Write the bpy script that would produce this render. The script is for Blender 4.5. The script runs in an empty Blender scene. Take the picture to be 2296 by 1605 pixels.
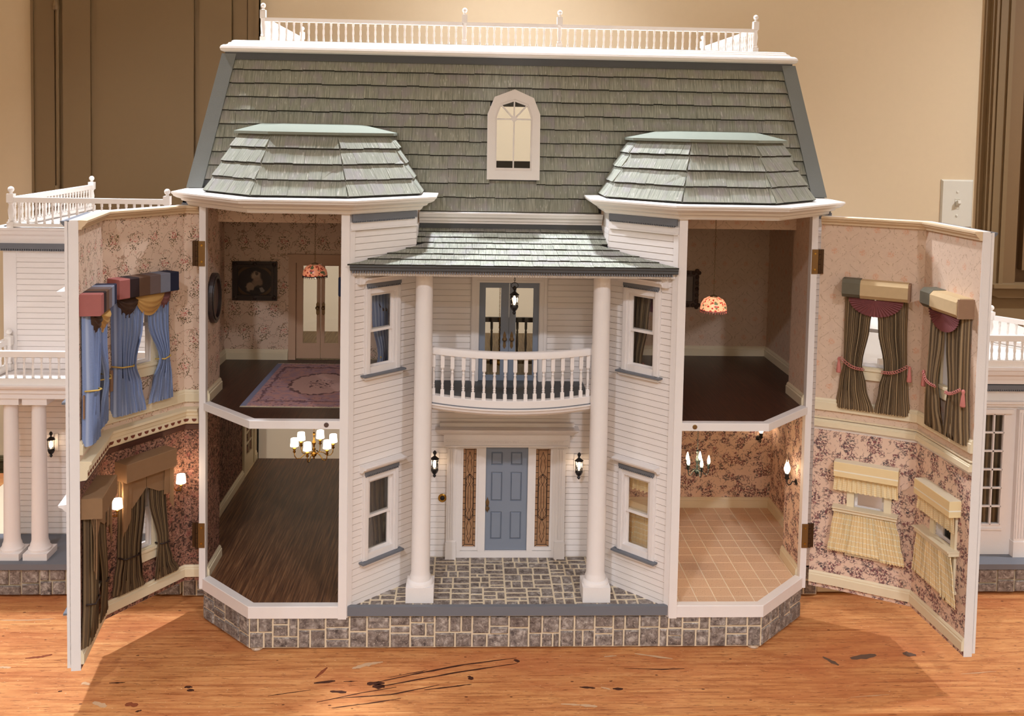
import bpy, bmesh, math, random
from mathutils import Matrix, Vector
R = random.Random(7)
PI = math.pi
SC = bpy.context.scene
COL = SC.collection
W, H = 2296, 1605

# ---------------------------------------------------------------- camera, world, lights, exposure
F_PX, PPY = 2180.99, 410.23
CAM = (-0.0769, -1.5677, 0.863)
YAW, PITCH, ROLL = 0.0441, 0.0564, 0.0190
cd = bpy.data.cameras.new('camera'); cam = bpy.data.objects.new('camera', cd); COL.objects.link(cam)
cd.sensor_fit = 'HORIZONTAL'; cd.sensor_width = 36; cd.lens = F_PX / W * 36
cd.shift_y = -(H / 2 - PPY) / W
cd.clip_start = .02; cd.clip_end = 30
fw = Vector((math.sin(YAW) * math.cos(PITCH), math.cos(YAW) * math.cos(PITCH), -math.sin(PITCH)))
rt = Vector((math.cos(YAW), -math.sin(YAW), 0)); up = rt.cross(fw)
cr, sr = math.cos(ROLL), math.sin(ROLL)
r2 = rt * cr + up * sr * 1.0; u2 = up * cr - rt * sr
r2, u2 = rt * cr + up * sr, up * cr - rt * sr
cam.matrix_world = Matrix(((r2.x, u2.x, -fw.x, CAM[0]), (r2.y, u2.y, -fw.y, CAM[1]), (r2.z, u2.z, -fw.z, CAM[2]), (0, 0, 0, 1)))
SC.camera = cam
SC.view_settings.view_transform = 'Standard'; SC.view_settings.look = 'None'
SC.view_settings.exposure = 0.0; SC.view_settings.gamma = 1.0; SC.view_settings.use_curve_mapping = False
wd = bpy.data.worlds.new('room_ambient'); SC.world = wd; wd.use_nodes = True
wd.node_tree.nodes['Background'].inputs[0].default_value = (1.0, .80, .64, 1)
wd.node_tree.nodes['Background'].inputs[1].default_value = 0.05
def lamp(loc, power, radius=.035, color=(.90, .965, 1.08), aim=None, size=120, blend=.7):
    ld = bpy.data.lights.new('ceiling_or_fill_light', 'SPOT'); ld.energy = power; ld.color = color
    ld.shadow_soft_size = radius; ld.spot_size = math.radians(size); ld.spot_blend = blend
    o = bpy.data.objects.new('ceiling_or_fill_light', ld); COL.objects.link(o); o.location = loc
    d = (Vector(aim) - Vector(loc)) if aim else Vector((0, 0, -1))
    o.rotation_euler = d.to_track_quat('-Z', 'Y').to_euler()
    return o
# recessed ceiling cans of the room: a row in front of the table, a row near the back wall; the far front row is added as fill
CAN = 100
for x, y, k, sz, bl, *aim in ((-.60, -1.85, .95, 150, .8), (.75, -1.85, .9, 150, .8), (-1.10, .42, 1.4, 118, 1, (-.55, -.25, 0)), (.05, .50, 1.6, 92, 1), (2.0, .15, 1.1, 150, .8), (-2.0, -1.0, .5, 150, .8), (-1.2, -3.0, .9, 150, .8), (.1, -3.0, .9, 150, .8), (1.4, -3.0, .9, 150, .8)):
    lamp((x, y, 1.93), CAN * k, .045, size=sz, blend=bl, aim=aim[0] if aim else None)

# ---------------------------------------------------------------- node helper
def lin(c):
    return tuple(((v / 255) / 12.92 if v / 255 <= .04045 else ((v / 255 + .055) / 1.055) ** 2.4) for v in c)
class G:
    def __init__(s, name):
        s.m = bpy.data.materials.new(name); s.m.use_nodes = True; s.t = s.m.node_tree; s.t.nodes.clear()
        s._uv = None; s._rnd = None
    def n(s, typ, ins=(), **kw):
        nd = s.t.nodes.new(typ)
        for k, v in kw.items(): setattr(nd, k, v)
        for k, v in (ins.items() if isinstance(ins, dict) else enumerate(ins)):
            if v is None: continue
            sk = nd.inputs[k]
            if isinstance(v, bpy.types.NodeSocket): s.t.links.new(v, sk)
            elif isinstance(v, tuple) and len(v) == 3 and sk.type == 'RGBA': sk.default_value = (*v, 1)
            else: sk.default_value = v
        return nd
    @property
    def uv(s):
        if not s._uv: s._uv = s.n('ShaderNodeUVMap').outputs[0]
        return s._uv
    @property
    def rnd(s):
        if not s._rnd: s._rnd = s.n('ShaderNodeObjectInfo').outputs['Random']
        return s._rnd
    def m_(s, op, a, b=None, c=None): return s.n('ShaderNodeMath', (a, b, c), operation=op).outputs[0]
    def vadd(s, a, b): return s.n('ShaderNodeVectorMath', (a, b), operation='ADD').outputs[0]
    def sc(s, vec, scale=(1, 1, 1), loc=(0, 0, 0), rot=(0, 0, 0)):
        return s.n('ShaderNodeMapping', {0: vec, 1: loc, 2: rot, 3: scale}).outputs[0]
    def noise(s, vec, scale, detail=2, rough=.5, col=False, dist=0):
        nd = s.n('ShaderNodeTexNoise', {'Vector': vec, 'Scale': scale, 'Detail': detail, 'Roughness': rough, 'Distortion': dist})
        return nd.outputs[1 if col else 0]
    def vor(s, vec, scale, feature='F1', rand=1.0):
        nd = s.n('ShaderNodeTexVoronoi', {'Vector': vec, 'Scale': scale, 'Randomness': rand}, feature=feature); return nd
    def step(s, v, a, b):
        return s.n('ShaderNodeMapRange', {0: v, 1: a, 2: b, 3: 0.0, 4: 1.0}, interpolation_type='SMOOTHSTEP').outputs[0]
    def mix(s, f, a, b, bt='MIX'):
        nd = s.n('ShaderNodeMix', data_type='RGBA', blend_type=bt)
        for i, v in ((0, f), (6, a), (7, b)):
            if isinstance(v, bpy.types.NodeSocket): s.t.links.new(v, nd.inputs[i])
            else: nd.inputs[i].default_value = (*v, 1) if isinstance(v, tuple) else v
        return nd.outputs[2]
    def ramp(s, f, stops, interp='LINEAR'):
        nd = s.n('ShaderNodeValToRGB', (f,)); cr_ = nd.color_ramp; cr_.interpolation = interp
        while len(cr_.elements) < len(stops): cr_.elements.new(.5)
        for e, (p, c) in zip(cr_.elements, stops): e.position = p; e.color = (*c, 1)
        return nd.outputs[0]
    def sep(s, v): return s.n('ShaderNodeSeparateXYZ', (v,)).outputs
    def comb(s, x, y, z=0.0): return s.n('ShaderNodeCombineXYZ', (x, y, z)).outputs[0]
    def bump(s, h, st=.5, d=.001): return s.n('ShaderNodeBump', {'Height': h, 'Strength': st, 'Distance': d}).outputs[0]
    def out(s, col, rough=.6, spec=.4, metal=0.0, normal=None, em=None, es=0.0, trans=0.0, alpha=None):
        p = s.n('ShaderNodeBsdfPrincipled', {'Base Color': col, 'Roughness': rough, 'Specular IOR Level': spec, 'Metallic': metal})
        if normal: s.t.links.new(normal, p.inputs['Normal'])
        if em is not None:
            if isinstance(em, tuple): p.inputs['Emission Color'].default_value = (*em, 1)
            else: s.t.links.new(em, p.inputs['Emission Color'])
            p.inputs['Emission Strength'].default_value = es
        sh = p.outputs[0]
        if trans:
            tr = s.n('ShaderNodeBsdfTranslucent', (col,)); sh = s.n('ShaderNodeMixShader', (trans, sh, tr.outputs[0])).outputs[0]
        o = s.n('ShaderNodeOutputMaterial', (sh,)); return s.m
MATS = {}
def paint(name, c, rough=.55, spec=.35, bumpy=.25, metal=0.0):
    g = G(name); v = g.noise(g.uv, 60, 3); col = g.mix(g.m_('MULTIPLY', v, .10), lin(c), lin(tuple(x * .82 for x in c)))
    b = g.bump(g.noise(g.uv, 420, 2), bumpy, .0004)
    return g.out(col, rough, spec, metal, b)
WHITE = paint('white_paint', (238, 230, 225)); CREAM = paint('cream_paint', (232, 216, 184)); GREY = paint('slate_blue_paint', (114, 116, 122))
DOORBLUE = paint('blue_door_paint', (134, 142, 156)); DARKGREY = paint('dark_grey_paint', (84, 85, 86)); WHITEB = paint('bright_white_paint', (244, 236, 228))
CAPGREEN = paint('grey_green_paint', (126, 130, 116), bumpy=.9); HIPGREY = paint('grey_hip_paint', (124, 127, 124), bumpy=.6)  # grey-green is the roof caps' own paint
BRASS = paint('brass_metal', (196, 150, 70), .3, .5, .1, 1.0); OLDBRASS = paint('aged_brass', (128, 102, 70), .4, .5, .3, .6); FANC = None; BLACKM = paint('black_metal', (34, 30, 30), .4, .5, .1, .3)
BRONZE = paint('bronze_hinge_metal', (138, 104, 62), .45, .5, .3, .7); DARKWOOD = paint('dark_stained_wood', (48, 34, 30), .5); VERDI = paint('dark_green_metal', (42, 54, 54), .4, .5, .1, .4)
PINKBRAID = paint('pink_cord', (205, 128, 118), .8); GOLDCORD = paint('gold_cord', (214, 180, 96), .7); PLATE = paint('switch_plate_plastic', (226, 220, 204), .35, .5, .02)
WALLC = paint('cream_wall_paint', (226, 203, 168), .75, .2, .08); BROWNP = paint('brown_trim_paint', (142, 112, 76), .5, .4, .1); BROWND = paint('dark_brown_trim_paint', (132, 107, 74), .5, .4, .1)
RUBBER = paint('clear_rubber', (190, 160, 130), .3); FLOORROOM = paint('room_floor_boards', (110, 80, 55), .5)
def glass(name='window_glass'):
    g = G(name); tr = g.n('ShaderNodeBsdfTransparent', ((.95, .95, .94),)); gl = g.n('ShaderNodeBsdfGlossy', {'Roughness': .03})
    fr = g.n('ShaderNodeFresnel', (1.35,)).outputs[0]
    mx = g.n('ShaderNodeMixShader', (fr, tr.outputs[0], gl.outputs[0])); g.n('ShaderNodeOutputMaterial', (mx.outputs[0],)); return g.m
GLASS = glass()
def emis(name, c, s):
    g = G(name); e = g.n('ShaderNodeEmission', (lin(c), s)); g.n('ShaderNodeOutputMaterial', (e.outputs[0],)); return g.m
BULB = emis('lit_bulb', (255, 226, 190), 14); SHADEW = emis('lit_white_shade', (255, 238, 214), 5.5)
# siding: white boards, each board its own slight tone
def siding():
    g = G('white_clapboard_paint'); t = g.m_('MULTIPLY', g.rnd, .06)
    col = g.mix(t, lin((238, 229, 223)), lin((214, 203, 197))); return g.out(col, .55, .3, 0, g.bump(g.noise(g.sc(g.uv, (30, 300, 1)), 5, 2), .15, .0004))
SIDING = siding()
def stone(name='rough_stone'):
    g = G(name); off = g.m_('MULTIPLY', g.rnd, 37.0); v = g.vadd(g.uv, g.comb(off, off, 0.0))
    n1 = g.noise(v, 90, 5, .62, dist=.4); n2 = g.noise(v, 320, 3, .6)
    base = g.ramp(n1, [(.30, lin((64, 58, 58))), (.42, lin((120, 109, 103))), (.54, lin((154, 143, 134))), (.66, lin((200, 190, 180)))])
    tint = g.mix(g.m_('MULTIPLY', g.rnd, .55), base, lin((110, 94, 84)), 'MIX')
    tint = g.mix(g.step(n2, .60, .66), tint, lin((190, 176, 162))); tint = g.mix(g.step(n2, .36, .30), tint, lin((38, 33, 34)))
    return g.out(tint, .8, .2, 0, g.bump(g.m_('ADD', n1, g.m_('MULTIPLY', n2, .5)), .8, .0015))
STONE = stone(); MORTAR = paint('cream_mortar', (226, 208, 178), .9, .1, .8)
def shingle():
    g = G('grey_green_wood_shingle'); off = g.m_('MULTIPLY', g.rnd, 19.0); v = g.vadd(g.uv, g.comb(off, 0.0, 0.0))
    st = g.noise(g.sc(v, (620, 26, 1)), 1, 3, .6); n2 = g.noise(v, 26, 3); n3 = g.noise(g.sc(v, (300, 60, 1)), 1, 2, .5)
    c = g.ramp(st, [(.30, lin((116, 118, 106))), (.5, lin((148, 148, 133))), (.70, lin((178, 175, 160)))])
    c = g.mix(g.m_('MULTIPLY', g.step(n2, .46, .68), .6), c, lin((152, 143, 146))); c = g.mix(g.m_('MULTIPLY', g.rnd, .30), c, lin((132, 136, 120))); c = g.mix(g.m_('MULTIPLY', g.step(n3, .62, .72), .5), c, lin((214, 208, 200)))
    return g.out(c, .75, .25, 0, g.bump(st, .6, .0008))
SHINGLE = shingle(); BUTTSHADE = paint('shingle_butt_shadow', (64, 60, 52), .9, .1)  # dark butt faces paint in the shadow gap under each shingle course
def wood(name, cols, sx, sy, rough=.35, spec=.5, rot=0.0, bs=.4):
    g = G(name); v = g.sc(g.uv, (sx, sy, 1), rot=(0, 0, rot)); a = g.noise(v, 1, 4, .65, dist=.3); b = g.noise(g.uv, 9, 3)
    c = g.ramp(a, [(.3, lin(cols[0])), (.5, lin(cols[1])), (.7, lin(cols[2]))]); c = g.mix(g.m_('MULTIPLY', b, .35), c, lin(cols[0]))
    return g.out(c, rough, spec, 0, g.bump(a, bs, .0008))
MAHOG = wood('dark_mahogany_floor', ((40, 22, 18), (66, 36, 26), (92, 56, 38)), 420, 14, .38, .5)
DARKFLOOR = wood('streaked_dark_oak_floor', ((58, 30, 19), (108, 70, 46), (166, 120, 82)), 330, 9, .4, .45)
TAUPEWOOD = wood('hall_floor_boards', ((120, 96, 60), (165, 140, 92), (196, 172, 122)), 260, 14, .5)
def table_mat():
    g = G('worn_pine_table_top'); v = g.uv
    gr = g.noise(g.sc(v, (7, 150, 1)), 1, 5, .66, dist=.6); big = g.noise(g.sc(v, (2.6, 9, 1)), 1, 4, .6); mid = g.noise(g.sc(v, (20, 60, 1)), 1, 4, .65)
    c = g.ramp(gr, [(.28, lin((150, 87, 46))), (.47, lin((202, 134, 80))), (.62, lin((216, 153, 94))), (.8, lin((230, 178, 118)))])
    c = g.mix(g.m_('MULTIPLY', g.step(big, .42, .68), .6), c, lin((184, 104, 62))); c = g.mix(g.m_('MULTIPLY', g.step(mid, .50, .66), .40), c, lin((164, 92, 50))); c = g.mix(g.m_('MULTIPLY', g.step(mid, .44, .32), .30), c, lin((232, 172, 112)))
    fl = g.noise(g.sc(v, (55, 330, 1)), 1, 3, .5); c = g.mix(g.m_('MULTIPLY', g.step(fl, .60, .68), .6), c, lin((112, 58, 32)))
    sp = g.vor(g.sc(v, (1, 1.6, 1)), 30); k = g.m_('MULTIPLY', g.step(sp.outputs[0], .10, .06), g.step(g.sep(sp.outputs['Color'])[0], .66, .70)); c = g.mix(g.m_('MULTIPLY', k, .8), c, lin((84, 42, 28)))
    w = g.noise(g.sc(v, (1, 1.4, 1)), 230, 2); c = g.mix(g.m_('MULTIPLY', g.step(w, .70, .75), .6), c, lin((236, 200, 160)))
    return g.out(c, g.n('ShaderNodeMapRange', {0: gr, 1: .3, 2: .8, 3: .42, 4: .55}).outputs[0], .3, 0, g.bump(gr, .3, .0008))
TABLE = table_mat(); STAIN = paint('dark_burn_stain', (74, 42, 30), .6, .2); STAING = paint('grey_stain', (104, 80, 66), .6, .2); WAX = paint('pale_paint_smear', (206, 168, 130), .6, .2); STAINR = paint('red_brown_stain', (140, 74, 46), .6, .2)
# ---- wallpapers
def lattice(g, cw, ch):
    x, y, _ = g.sep(g.uv); y = g.m_('DIVIDE', y, ch); row = g.m_('FLOOR', y); x = g.m_('ADD', g.m_('DIVIDE', x, cw), g.m_('MULTIPLY', g.m_('MODULO', g.m_('ABSOLUTE', row), 2.0), .5))
    fx = g.m_('MULTIPLY', g.m_('SUBTRACT', g.m_('FRACT', x), .5), cw); fy = g.m_('MULTIPLY', g.m_('SUBTRACT', g.m_('FRACT', y), .5), ch)
    return fx, fy
def length2(g, a, b): return g.m_('SQRT', g.m_('ADD', g.m_('MULTIPLY', a, a), g.m_('MULTIPLY', b, b)))
def wp_rose():
    g = G('rose_bouquet_wallpaper'); bg = g.mix(g.noise(g.uv, 26, 3), lin((220, 192, 170)), lin((232, 206, 184)))
    nv = g.noise(g.uv, 42, 1.5); dv = g.m_('ABSOLUTE', g.m_('SUBTRACT', nv, .5)); line = g.step(dv, .014, .006); near = g.step(dv, .11, .07)
    lf = g.vor(g.uv, 360); lr, lg, _ = g.sep(lf.outputs['Color']); leaf = g.m_('MULTIPLY', g.m_('MULTIPLY', g.step(lf.outputs[0], .36, .24), near), g.step(lr, .46, .50))
    gate = g.step(g.noise(g.uv, 75, 1), .38, .46)
    c = g.mix(g.m_('MULTIPLY', g.m_('MULTIPLY', line, gate), .65), bg, lin((156, 124, 96))); c = g.mix(g.m_('MULTIPLY', leaf, .85), c, g.mix(g.step(lg, .55, .6), lin((134, 112, 86)), lin((188, 112, 96))))
    fx, fy = lattice(g, .040, .046); nd = g.m_('MULTIPLY', g.m_('SUBTRACT', g.noise(g.uv, 150, 2), .5), .022)
    d = g.m_('ADD', length2(g, fx, g.m_('MULTIPLY', fy, .85)), nd); cl = g.step(d, .0140, .0115)
    fl = g.vor(g.uv, 380); fr, fg, _ = g.sep(fl.outputs['Color']); pet = g.step(fl.outputs[0], .48, .36)
    fc = g.ramp(fr, [(.2, lin((168, 66, 62))), (.5, lin((206, 112, 102))), (.8, lin((232, 160, 146)))]); lc = g.mix(g.step(fg, .5, .55), lin((86, 70, 50)), lin((132, 112, 76)))
    low = g.step(fy, .000, -.005); pc = g.mix(g.m_('MAXIMUM', low, g.step(d, .0058, .0068)), fc, lc); c = g.mix(g.m_('MULTIPLY', g.m_('MULTIPLY', cl, pet), .92), c, pc)
    return g.out(c, .8, .15)
def wp_dark():
    g = G('dark_burgundy_floral_wallpaper'); n = g.noise(g.uv, 110, 4, .65, dist=.9); n2 = g.noise(g.uv, 270, 3, .6); n3 = g.noise(g.uv, 55, 2)
    c = g.ramp(n, [(.34, lin((58, 44, 40))), (.45, lin((112, 80, 66))), (.51, lin((172, 128, 106))), (.56, lin((122, 78, 68))), (.64, lin((190, 146, 122)))])
    c = g.mix(g.step(n2, .55, .60), c, lin((60, 46, 42))); c = g.mix(g.m_('MULTIPLY', g.step(n3, .56, .70), .32), c, lin((160, 84, 80)))
    return g.out(c, .8, .15)
def wp_medal():
    g = G('tan_medallion_wallpaper'); bg = g.mix(g.noise(g.uv, 120, 4), lin((212, 184, 162)), lin((228, 202, 178)))
    fx, fy = lattice(g, .046, .040); nz = g.m_('MULTIPLY', g.m_('SUBTRACT', g.noise(g.uv, 260, 2), .5), .007); d = g.m_('ADD', length2(g, fx, fy), nz)
    dot = g.m_('MULTIPLY', g.step(d, .0070, .0035), g.step(g.noise(g.uv, 420, 2), .38, .56)); c = g.mix(g.m_('MULTIPLY', dot, .55), bg, lin((218, 150, 112)))
    sx = g.m_('SUBTRACT', g.m_('ABSOLUTE', fx), g.m_('ADD', .0115, g.m_('MULTIPLY', .0085, g.m_('COSINE', g.m_('MULTIPLY', fy, 157.0))))); ln = g.step(g.m_('ABSOLUTE', g.m_('ADD', sx, nz)), .0011, .0004)
    c = g.mix(g.m_('MULTIPLY', g.m_('MULTIPLY', ln, g.step(g.noise(g.uv, 130, 1), .40, .52)), .5), c, lin((166, 136, 106)))
    lf = g.vor(g.uv, 300); k = g.m_('MULTIPLY', g.m_('MULTIPLY', g.step(lf.outputs[0], .34, .22), g.step(g.sep(lf.outputs['Color'])[0], .78, .8)), .5); c = g.mix(k, c, lin((172, 140, 110)))
    return g.out(c, .8, .15)
def wp_toile():
    g = G('navy_plum_toile_wallpaper'); bg = g.mix(g.noise(g.uv, 30, 2), lin((224, 192, 170)), lin((234, 204, 182)))
    reg = g.step(g.noise(g.uv, 44, 2.5, .6), .46, .54); det = g.step(g.noise(g.uv, 290, 3, .65, dist=.7), .475, .505)
    hue = g.noise(g.uv, 75, 2); hc = g.ramp(hue, [(.34, lin((62, 60, 72))), (.45, lin((98, 82, 84))), (.52, lin((132, 66, 76))), (.60, lin((82, 74, 80))), (.68, lin((164, 96, 96)))])
    c = g.mix(g.m_('MULTIPLY', g.m_('MULTIPLY', reg, det), .92), bg, hc)
    nv = g.noise(g.uv, 80, 1.5); ln = g.m_('MULTIPLY', g.step(g.m_('ABSOLUTE', g.m_('SUBTRACT', nv, .5)), .024, .010), g.step(g.noise(g.uv, 90, 1), .44, .5)); c = g.mix(g.m_('MULTIPLY', ln, .7), c, lin((112, 84, 82)))
    return g.out(c, .8, .15)
WPROSE, WPDARK, WPMEDAL, WPTOILE = wp_rose(), wp_dark(), wp_medal(), wp_toile()
def tile_mat():
    g = G('speckled_tan_floor_tile'); n = g.noise(g.uv, 500, 2); c = g.mix(g.m_('MULTIPLY', g.rnd, .5), lin((222, 184, 150)), lin((232, 198, 164)))
    c = g.mix(g.step(n, .64, .68), c, lin((168, 122, 90))); c = g.mix(g.step(n, .34, .30), c, lin((240, 212, 180))); return g.out(c, .42, .4)
TILE = tile_mat(); GROUT = paint('pale_grout', (250, 236, 210), .7)
def fabric(name, c, c2=None, stripes=None, axis=0, rough=.85, trans=.12, sheen=True, vary=.35, width=.5, soft=.12):
    g = G(name); x, y, _ = g.sep(g.uv); base = lin(c)
    n = g.noise(g.sc(g.uv, (1, 1, 1)), 90, 3); col = g.mix(g.m_('MULTIPLY', n, vary), base, lin(tuple(v * .72 for v in c)))
    if stripes:
        ph = g.m_('FRACT', g.m_('MULTIPLY', x if axis == 0 else y, stripes)); s = g.step(g.m_('ABSOLUTE', g.m_('SUBTRACT', ph, .5)), width / 2 - soft / 2, width / 2 + soft / 2); col = g.mix(s, lin(c2), col)
    return g.out(col, rough, .2, 0, g.bump(g.noise(g.uv, 900, 1), .2, .0002), trans=trans)
BLUEC = fabric('blue_satin_curtain', (146, 164, 206), (186, 200, 228), 7, 0, .5, .15, width=.25, soft=.3)  # the paler soft streaks are satin highlights painted along the folds
OLIVE = fabric('olive_striped_curtain', (112, 92, 70), (164, 138, 104), 17, 0, .9, .06, width=.42, soft=.2)
OLIVED = fabric('dark_olive_striped_curtain', (96, 76, 56), (132, 108, 78), 15, 0, .9, .06, width=.4, soft=.25)
YELLOW = fabric('yellow_checked_cotton', (255, 230, 178), (255, 248, 228), 8, 1, .9, .10, width=.13, soft=.05, vary=.2)
TAUPE = fabric('taupe_cotton', (152, 118, 86), trans=.08, vary=.2); ROSEC = fabric('rose_cloth', (170, 104, 98), trans=.0, vary=.2); BROWNC = fabric('brown_cloth', (104, 78, 62), trans=0, vary=.2); BLACKC = fabric('dark_umber_cloth', (54, 40, 40), trans=0, vary=.2)
GREYBC = fabric('grey_brown_cloth', (116, 100, 98), trans=0, vary=.2); GREYBL = fabric('grey_blue_cloth', (132, 136, 152), trans=0, vary=.2); NAVY = fabric('navy_cloth', (44, 46, 66), trans=0, vary=.2); GOLDC = fabric('gold_satin', (206, 160, 96), rough=.35, trans=.05, vary=.25); MAUVE = fabric('mauve_cloth', (132, 88, 86), trans=.03, vary=.2)
DKBRSATIN = fabric('dark_brown_satin', (78, 58, 48), rough=.4, trans=0, vary=.2); SAGE = fabric('sage_velvet', (112, 106, 90), trans=0, vary=.25); TANV = fabric('tan_velvet', (208, 180, 138), trans=0, vary=.25); TANEND = fabric('tan_cotton', (158, 124, 98), trans=0, vary=.2)
# ---------------------------------------------------------------- mesh builder
def FR(a, b, z=0.0):
    """Frame of a vertical face: x runs from a to b (left to right for the viewer), -y towards the viewer, z up."""
    a = Vector((a[0], a[1], z)); d = Vector((b[0], b[1], z)) - a; L = d.length; d.normalize(); y = Vector((0, 0, 1)).cross(d)
    return Matrix(((d.x, y.x, 0, a.x), (d.y, y.y, 0, a.y), (0, 0, 1, a.z), (0, 0, 0, 1))), L
ID = Matrix.Identity(4)
class MB:
    def __init__(s, M=ID): s.v = []; s.f = []; s.u = []; s.M = M; s.mi = {}
    def add(s, vs, fs, M=None, uvs=None):
        M = M or s.M; o = len(s.v); vs = [Vector(q) for q in vs]; s.v += [tuple(M @ q) for q in vs]
        for f in fs:
            s.f.append(tuple(o + i for i in f))
            if uvs: s.u += [uvs[i] for i in f]; continue
            p = [vs[i] for i in f]; n = (p[1] - p[0]).cross(p[2] - p[0]) if len(p) < 4 else (p[2] - p[0]).cross(p[3] - p[1])
            ax = max(range(3), key=lambda i: abs(n[i])); k = ((1, 2), (0, 2), (0, 1))[ax]; s.u += [(q[k[0]], q[k[1]]) for q in p]
        return s
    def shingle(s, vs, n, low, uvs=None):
        """bottom ring then top ring; edges in low get a dark face painted as the shadow gap"""
        s.mat2 = BUTTSHADE; o = len(s.f) + 2
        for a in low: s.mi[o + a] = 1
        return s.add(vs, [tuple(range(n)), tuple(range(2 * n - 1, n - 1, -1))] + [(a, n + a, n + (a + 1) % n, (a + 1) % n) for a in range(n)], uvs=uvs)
    def box(s, x0, x1, y0, y1, z0, z1, M=None):
        return s.add([(x0, y0, z0), (x1, y0, z0), (x1, y1, z0), (x0, y1, z0), (x0, y0, z1), (x1, y0, z1), (x1, y1, z1), (x0, y1, z1)],
                     [(0, 3, 2, 1), (4, 5, 6, 7), (0, 1, 5, 4), (1, 2, 6, 5), (2, 3, 7, 6), (3, 0, 4, 7)], M)
    def prism(s, poly, z0, z1, M=None, top=None):
        """poly in xy, extruded in z; top: another poly for the upper end"""
        n = len(poly); t = top or poly; vs = [(x, y, z0) for x, y in poly] + [(x, y, z1) for x, y in t]
        return s.add(vs, [tuple(range(n - 1, -1, -1)), tuple(range(n, 2 * n))] + [(i, (i + 1) % n, n + (i + 1) % n, n + i) for i in range(n)], M)
    def prismy(s, poly, y0, y1, M=None):
        """poly in xz, extruded in y"""
        n = len(poly); vs = [(x, y0, z) for x, z in poly] + [(x, y1, z) for x, z in poly]
        return s.add(vs, [tuple(range(n)), tuple(range(2 * n - 1, n - 1, -1))] + [(i, n + i, n + (i + 1) % n, (i + 1) % n) for i in range(n)], M)
    def hexa(s, pts, M=None):
        return s.add(pts, [(0, 3, 2, 1), (4, 5, 6, 7), (0, 1, 5, 4), (1, 2, 6, 5), (2, 3, 7, 6), (3, 0, 4, 7)], M)
    def lathe(s, prof, n=16, c=(0, 0, 0), M=None, cap=True, sy=1.0):
        vs = []; fs = []
        for r, z in prof: vs += [(c[0] + r * math.cos(2 * PI * i / n), c[1] + sy * r * math.sin(2 * PI * i / n), c[2] + z) for i in range(n)]
        m = len(prof)
        for j in range(m - 1): fs += [(j * n + i, j * n + (i + 1) % n, (j + 1) * n + (i + 1) % n, (j + 1) * n + i) for i in range(n)]
        if cap: fs += [tuple(range(n - 1, -1, -1)), tuple((m - 1) * n + i for i in range(n))]
        return s.add(vs, fs, M)
    def tube(s, pts, r, n=6, M=None, closed=False):
        pts = [Vector(p) for p in pts]; vs = []; fs = []; m = len(pts)
        for j, p in enumerate(pts):
            t = (pts[(j + 1) % m] - pts[j - 1]) if closed else (pts[min(j + 1, m - 1)] - pts[max(j - 1, 0)])
            t.normalize(); a = t.cross(Vector((.13, .27, .95))); a.normalize(); b = t.cross(a); rr = r[j] if isinstance(r, (list, tuple)) else r
            vs += [tuple(p + a * rr * math.cos(2 * PI * i / n) + b * rr * math.sin(2 * PI * i / n)) for i in range(n)]
        for j in range(m if closed else m - 1): fs += [(j * n + i, j * n + (i + 1) % n, ((j + 1) % m) * n + (i + 1) % n, ((j + 1) % m) * n + i) for i in range(n)]
        if not closed: fs += [tuple(range(n - 1, -1, -1)), tuple((m - 1) * n + i for i in range(n))]
        return s.add(vs, fs, M)
    def sphere(s, c, r, n=12, M=None, sz=1.0):
        k = n // 2; prof = [(max(1e-5, r * math.sin(PI * j / k)), -r * sz * math.cos(PI * j / k)) for j in range(k + 1)]
        return s.lathe(prof, n, c, M, False)
    def sweep(s, path, prof, M=None, closed=False):
        """profile of (outward offset, z) carried along an xy path with mitred corners; outward = right of travel"""
        P = [Vector(p) for p in path]; m = len(P); off = []
        for i in range(m):
            d0 = (P[i] - P[i - 1]).normalized() if (i or closed) else None; d1 = (P[(i + 1) % m] - P[i]).normalized() if (i < m - 1 or closed) else None
            n0 = Vector((d0.y, -d0.x)) if d0 else None; n1 = Vector((d1.y, -d1.x)) if d1 else None
            if n0 is None: off.append(n1)
            elif n1 is None: off.append(n0)
            else:
                b = (n0 + n1); b.normalize(); off.append(b / max(.3, b.dot(n0)))
        vs = []; k = len(prof); fs = []; uvs = []; L = 0
        for i in range(m):
            if i: L += (P[i] - P[i - 1]).length
            for o, z in prof: vs.append((P[i].x + off[i].x * o, P[i].y + off[i].y * o, z)); uvs.append((L, z + o))
        for i in range(m if closed else m - 1): fs += [(i * k + j, ((i + 1) % m) * k + j, ((i + 1) % m) * k + (j + 1) % k, i * k + (j + 1) % k) for j in range(k)]
        if not closed: fs += [tuple(range(k)), tuple((m - 1) * k + j for j in range(k - 1, -1, -1))]
        return s.add(vs, fs, M, uvs)
    def wall(s, x0, x1, z0, z1, y0, y1, holes=(), M=None):
        xs = sorted({x0, x1, *[h[0] for h in holes], *[h[1] for h in holes]}); zs = sorted({z0, z1, *[h[2] for h in holes], *[h[3] for h in holes]})
        xs = [x for x in xs if x0 <= x <= x1]; zs = [z for z in zs if z0 <= z <= z1]
        def inh(a, b): return any(h[0] - 1e-6 < a < h[1] + 1e-6 and h[2] - 1e-6 < b < h[3] + 1e-6 for h in holes)
        for i in range(len(xs) - 1):
            for j in range(len(zs) - 1):
                a, b, c, d = xs[i], xs[i + 1], zs[j], zs[j + 1]
                if inh((a + b) / 2, (c + d) / 2): continue
                s.add([(a, y0, c), (b, y0, c), (b, y0, d), (a, y0, d)], [(0, 1, 2, 3)], M); s.add([(a, y1, c), (b, y1, c), (b, y1, d), (a, y1, d)], [(3, 2, 1, 0)], M)
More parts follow.
